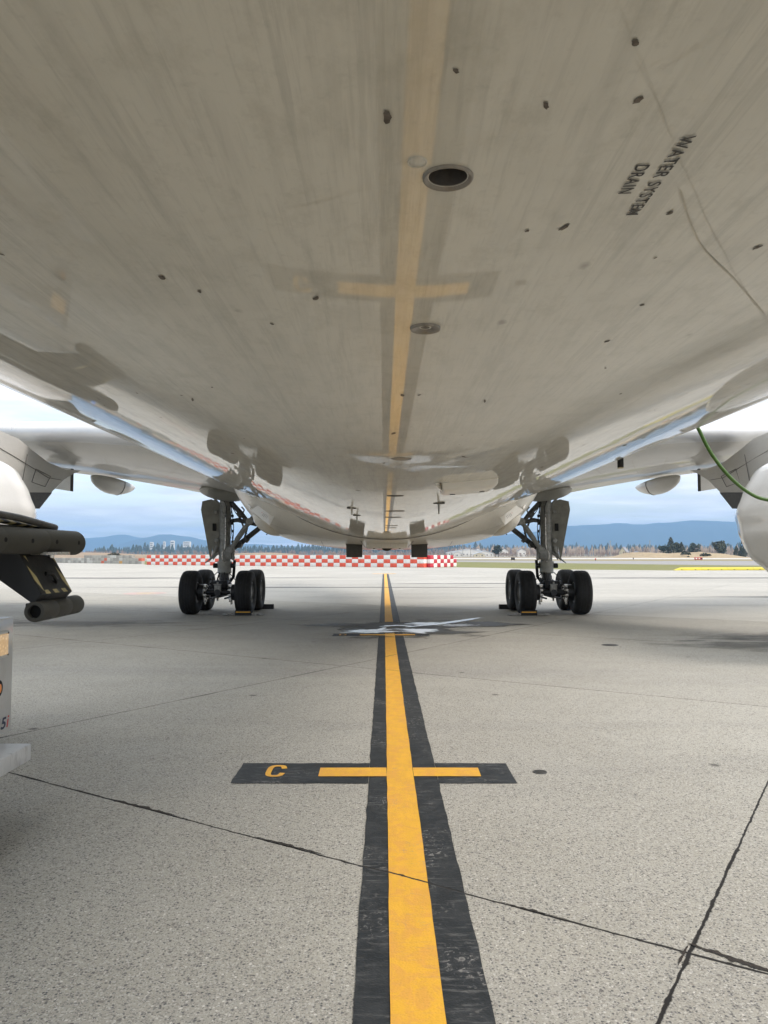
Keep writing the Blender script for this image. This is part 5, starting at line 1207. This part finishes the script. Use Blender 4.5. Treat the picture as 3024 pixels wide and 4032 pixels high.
def cone_tree(bm_, x, y, z, h, r, rn, tiers=4, n=7):
    for t in range(tiers):
        z0 = z + h * (0.12 + 0.80 * t / tiers); z1 = min(z + h, z0 + h * (1.15 / tiers) + h * 0.10); rr_ = r * (1 - t / tiers * 0.82)
        top = bm_.verts.new((x + rn.uniform(-0.1, 0.1) * r, y, z1)); a0 = rn.uniform(0, 6)
        ring = [bm_.verts.new((x + rr_ * rn.uniform(0.65, 1.2) * math.cos(a0 + 2 * math.pi * k / n), y + rr_ * rn.uniform(0.65, 1.2) * math.sin(a0 + 2 * math.pi * k / n), z0 + rn.uniform(-0.05, 0.05) * h)) for k in range(n)]
        for k in range(n): bm_.faces.new((ring[k], ring[(k + 1) % n], top))
def bare_tree(bm_, x, y, z, h, spread, rn, n=16):
    for k in range(n):
        a = rn.uniform(0, 6.28); b = rn.uniform(0, spread); z0 = z + h * rn.uniform(0.0, 0.45)
        p0 = Vector((x + math.cos(a) * b * 0.25, y + math.sin(a) * b * 0.25, z0)); p1 = Vector((x + math.cos(a) * b, y + math.sin(a) * b, z + h * rn.uniform(0.6, 1.0) * (1 - 0.25 * b / max(0.01, spread))))
        w = h * rn.uniform(0.02, 0.05); side = Vector((w, 0, 0)) if rn.random() < 0.6 else Vector((0.3 * w, w, 0)); mid = p0.lerp(p1, 0.55)
        v = [bm_.verts.new(q) for q in (p0 - side * 0.5, p0 + side * 0.5, mid + side, p1, mid - side)]; bm_.faces.new(v)
def hill_h(x, y=0):
    """ground height of the wooded rise behind the airfield"""
    a = x / 2600 * 3000 + 1512
    base = 18 + 12 * noise.noise(Vector((x * 0.003, 1.3, 0)))
    if a < 560: base = max(1, 18 * (a - 250) / 310)
    return base
rn = random.Random(21)
def wood(name, mat, fn, label=None):
    bm_ = bmesh.new(); fn(bm_); me_ = D.meshes.new(name); bm_.to_mesh(me_); bm_.free(); me_.materials.append(mat); o_ = D.objects.new(name, me_); COL.objects.link(o_); o_['kind'] = 'stuff'
    if label: o_['label'] = label
    return o_
# rise of land
bm = bmesh.new(); vs = []
for i in range(121):
    x = -2000 + 4300 * i / 120; hh = hill_h(x); vs.append([bm.verts.new((x, 2100, -1)), bm.verts.new((x, 2350, hh * 0.35)), bm.verts.new((x, 2720, hh)), bm.verts.new((x, 3200, hh)), bm.verts.new((x, 3600, -1))])
for a, b in zip(vs, vs[1:]):
    for k in range(4): bm.faces.new((a[k], b[k], b[k + 1], a[k + 1]))
mesh_obj('hills', bm, M['hill'], None)['kind'] = 'structure'
def f1(bm_):
    for row in range(5):
        y = 2350 + row * 120
        for k in range(300):
            x = -1650 + 3450 * (k + rn.random()) / 300; a = x / y * 3000 + 1512
            if a < 370 and rn.random() < 0.8: continue
            clump = noise.noise(Vector((x * 0.012, row, 0))); hh = rn.uniform(13, 25) * (1 + 0.35 * clump) * (1.35 if rn.random() < 0.12 else 1)
            if a > 1750: hh *= 1.05
            if x > 250 and clump < -0.12: continue
            cone_tree(bm_, x, y + rn.uniform(-40, 40), hill_h(x) * (0.25 + 0.75 * min(1, row / 3)) - 1, hh, hh * rn.uniform(0.26, 0.42), rn, 4, 8)
wood('conifer_wood', M['conifer'], f1)
def f2(bm_):
    for k in range(900):
        x = -900 + 2100 * rn.random(); y = rn.uniform(1150, 1600); a = x / y * 3000 + 1512
        if 400 < a < 1000 and rn.random() < 0.5: continue
        bare_tree(bm_, x, y, 0, rn.uniform(10, 16) * (1.2 if a > 1700 else 0.9), rn.uniform(3, 6), rn, 14)
wood('bare_wood', M['bare'], f2)
def f3(bm_):
    for k in range(480):
        x = 80 + 480 * rn.random(); y = rn.uniform(820, 1050)
        cl = noise.noise(Vector((x * 0.02, 3.0, 0)))
        if cl < -0.1: continue
        bare_tree(bm_, x, y, 0, rn.uniform(10, 17), rn.uniform(1.2, 3.5), rn, 16)
wood('poplar_wood', M['barepale'], f3)
def f4(bm_):
    for k in range(340):
        x = -60 + 420 * rn.random(); y = rn.uniform(680, 790); a = x / y * 3000 + 1512
        if 1790 < a < 1960: continue
        bare_tree(bm_, x, y, 0, rn.uniform(3, 6.5), rn.uniform(2, 4), rn, 16)
wood('scrub_thicket', M['bare'], f4)
# single trees: trunk and crown of leaf clumps
def evergreen(px, d, h, w, label, sd, base=0, shape='round', group='evergreen trees beyond the runway'):
    x = (px - 1512) / 3000 * d; o_ = empty('evergreen_tree', (x, d, base)); tag(o_, label, 'tree', group); rr_ = random.Random(sd)
    m_ = MB(); m_.tube([(0, 0, -0.3), (0, 0, h * 0.5), (0.2, 0, h * 0.85)], [w * 0.05, w * 0.03, 0.05], 7); m_.build('trunk', M['bark'], o_)
    bm_ = bmesh.new()
    lob = [(rr_.uniform(-0.3, 0.3) * w, rr_.uniform(-0.3, 0.3) * w, rr_.uniform(0.35, 0.75) * h, rr_.uniform(0.22, 0.34)) for _ in range(7)] + [(0, 0, 0.8 * h, 0.2)]
    for _ in range(520):
        if shape == 'round':
            l = rr_.choice(lob); u, v_, t = rr_.gauss(0, 1), rr_.gauss(0, 1), rr_.gauss(0, 1); q = math.sqrt(u * u + v_ * v_ + t * t); k = rr_.random() ** 0.4
            c = Vector((l[0] + u / q * l[3] * w * k, l[1] + v_ / q * l[3] * w * k, l[2] + t / q * l[3] * h * 0.62 * k))
            if c.z > h: c.z = h * 0.97
            if c.z < h * 0.06: c.z = h * 0.06
        else:
            z = h * (0.08 + 0.9 * rr_.random() ** 1.3); r_ = w * 0.5 * (1 - z / h) ** 0.8 * rr_.uniform(0.5, 1.1); a = rr_.uniform(0, 6.3); c = Vector((r_ * math.cos(a), r_ * math.sin(a), z))
        sz = w * rr_.uniform(0.035, 0.08); e = Euler((rr_.uniform(0, 3), rr_.uniform(0, 3), rr_.uniform(0, 3))).to_matrix()
        bm_.faces.new([bm_.verts.new(c + e @ Vector(p) * sz) for p in ((-1, -0.6, 0), (0.2, -1, 0.2), (1, 0.1, 0), (0.1, 1, -0.2))])
    me_ = D.meshes.new('crown'); bm_.to_mesh(me_); bm_.free(); me_.materials.append(M['conifer']); c_ = D.objects.new('crown', me_); COL.objects.link(c_); c_.parent = o_
evergreen(1962, 660, 11.5, 8, 'lone dark round evergreen right of the pale buildings', 1)
evergreen(1950, 662, 9, 7, 'shorter dark evergreen leaning against the left side of the lone round one', 2)
evergreen(2640, 560, 12.5, 9, 'tallest dark evergreen on the tan mound', 3, 2.5, 'cone')
evergreen(2612, 565, 7, 8, 'low spreading evergreen at the left end of the mound group', 4, 2.2)
evergreen(2662, 562, 9.5, 9, 'broad evergreen just right of the tallest one on the mound', 5, 2.3)
evergreen(2682, 560, 9.2, 7, 'pointed evergreen at the right end of the mound group', 6, 2.0, 'cone')
evergreen(2727, 640, 12, 10, 'evergreen behind the slim pole right of the mound group', 7, 1.0)
evergreen(2750, 640, 10.5, 5, 'thin evergreen right beside the slim pole', 8, 1.0, 'cone')
evergreen(2838, 520, 12.5, 12, 'large dark bushy evergreen standing alone near the right engine', 9)
evergreen(2898, 560, 8.5, 6, 'small dark evergreen left of the twin pair by the right engine', 10, 0, 'cone')
evergreen(2916, 560, 7.5, 4, 'left one of the small twin evergreens by the right engine', 12, 0, 'cone')
evergreen(2926, 560, 7.5, 4, 'right one of the small twin evergreens by the right engine', 13, 0, 'cone')
evergreen(2924, 700, 19, 9, 'tall evergreen tip half hidden by the right engine', 14, 0, 'cone')
def bush(px, d, w, h, label, sd, base=0):
    x = (px - 1512) / 3000 * d; rr_ = random.Random(sd); bm_ = bmesh.new()
    for _ in range(260):
        a = rr_.uniform(0, 6.3); k = rr_.random() ** 0.5; c = Vector((math.cos(a) * k * w / 2, math.sin(a) * k * w / 3, h * (1 - k * k * 0.7) * rr_.uniform(0.1, 1))); sz = w * rr_.uniform(0.03, 0.07); e = Euler((rr_.uniform(0, 3), rr_.uniform(0, 3), rr_.uniform(0, 3))).to_matrix()
        bm_.faces.new([bm_.verts.new(c + e @ Vector(p) * sz) for p in ((-1, -0.6, 0), (0.2, -1, 0.2), (1, 0.1, 0), (0.1, 1, -0.2))])
    me_ = D.meshes.new('bush'); bm_.to_mesh(me_); bm_.free(); me_.materials.append(M['bush']); o_ = D.objects.new('bush', me_); COL.objects.link(o_); o_.location = (x, d, base); tag(o_, label, 'bush', 'dark bushes on the mounds')
bush(2698, 480, 6.5, 2.6, 'dark round bush at the right foot of the mound evergreens', 31, 1.9); bush(2775, 480, 7, 2.0, 'dark low scrub bush on the middle of the tan mound', 32, 1.2); bush(2708, 440, 1.6, 0.7, 'tiny dark bush low on the front of the tan mound', 33, 0.6)
bush(452, 400, 7.5, 2.2, 'dark bush on the brown bank above the concrete block wall', 34, 0.8); bush(330, 430, 4, 1.6, 'small dark bush on the brown bank near the loader bumper', 35, 0.8)
# mounds
def mound(name, x0, x1, y0, y1, h, sd, mat):
    bm_ = bmesh.new(); nx, ny = 70, 10; g_ = []
    for i in range(nx + 1):
        row = []
        for j in range(ny + 1):
            u, v_ = i / nx, j / ny; e = min(1, min(u, 1 - u) * 7) * math.sin(math.pi * v_) ** 0.7
            row.append(bm_.verts.new((x0 + (x1 - x0) * u, y0 + (y1 - y0) * v_, -0.2 + (h * (0.75 + 0.45 * noise.noise(Vector((u * 5, v_ * 2, sd))) + 0.15 * noise.noise(Vector((u * 25, v_ * 5, sd))))) * e)))
        g_.append(row)
    for i in range(nx):
        for j in range(ny): bm_.faces.new((g_[i][j], g_[i + 1][j], g_[i + 1][j + 1], g_[i][j + 1]))
    mesh_obj(name, bm_, mat)['kind'] = 'structure'
mound('earth_mound', 158, 232, 470, 560, 4.2, 1.0, M['mound'])
M['bank'] = ground_mat('brown_bank', (0.27, 0.20, 0.14), (0.33, 0.26, 0.18), (0.15, 0.11, 0.08), 0.12)
mound('earth_bank', -330, -20, 400, 470, 3.6, 2.0, M['bank'])

# ------------------------------------------------------------------ mountains
M['mountain'] = ground_mat('forested_mountain', (0.05, 0.07, 0.05), (0.07, 0.09, 0.07), (0.04, 0.05, 0.04), 0.0015)
def range_(name, prof, d, sd, thick=2500):
    bm_ = bmesh.new(); xs = [p[0] for p in prof]; vs = []
    n_ = 160
    for i in range(n_ + 1):
        px = xs[0] + (xs[-1] - xs[0]) * i / n_
        for (a, ha), (b, hb) in zip(prof, prof[1:]):
            if a <= px <= b: t = (px - a) / (b - a); t = t * t * (3 - 2 * t); h = ha + (hb - ha) * t
        h += 1.6 * noise.noise(Vector((px * 0.02, sd, 0))) + 0.8 * noise.noise(Vector((px * 0.07, sd, 4)))
        z = max(0, (2185 - h)) / 3000 * d + CH; x = (px - 1512) / 3000 * d; row = []
        for k in range(7):
            t = k / 6; zz_ = z * math.sin(t * math.pi / 2) ** 1.3; jit_ = 180 * noise.noise(Vector((px * 0.02, t * 3, sd + 7)))
            row.append(bm_.verts.new((x * (1 - 0.12 * (1 - t)), d - thick * (1 - t) + jit_ * (t < 1), zz_ - 5)))
        row.append(bm_.verts.new((x * 1.1, d + thick * 0.6, -5))); vs.append(row)
    for a, b in zip(vs, vs[1:]):
        for k in range(len(a) - 1): bm_.faces.new((a[k], b[k], b[k + 1], a[k + 1]))
    mesh_obj(name, bm_, M['mountain'])['kind'] = 'structure'
range_('mountains', [(-300, 2150), (250, 2140), (330, 2122), (400, 2114), (490, 2104), (560, 2116), (640, 2150), (900, 2165)], 11500, 1.0)
range_('mountains', [(420, 2180), (500, 2145), (583, 2116), (663, 2103), (729, 2110), (816, 2126), (950, 2140), (1200, 2150), (1500, 2150), (1700, 2140), (1850, 2120), (1950, 2106), (2080, 2094), (2240, 2070), (2300, 2066), (2365, 2064), (2432, 2059), (2520, 2064), (2620, 2056), (2728, 2048), (2895, 2053), (3024, 2050), (3500, 2070)], 10000, 2.0)

# ------------------------------------------------------------------ haze
m = MB(); m.box((0, 5500, 249), (30000, 17000, 502))
hz = m.build('haze', None, smooth=False); hz.data.materials.clear(); hz['kind'] = 'stuff'
hm = D.materials.new('haze'); hm.use_nodes = True; t = hm.node_tree; t.nodes.remove(t.nodes['Principled BSDF'])
pv = t.nodes.new('ShaderNodeVolumePrincipled'); pv.inputs['Color'].default_value = (0.32, 0.60, 1.0, 1); pv.inputs['Density'].default_value = 1.2e-4; pv.inputs['Anisotropy'].default_value = 0.0
t.links.new(pv.outputs[0], t.nodes['Material Output'].inputs['Volume']); hz.data.materials.append(hm)
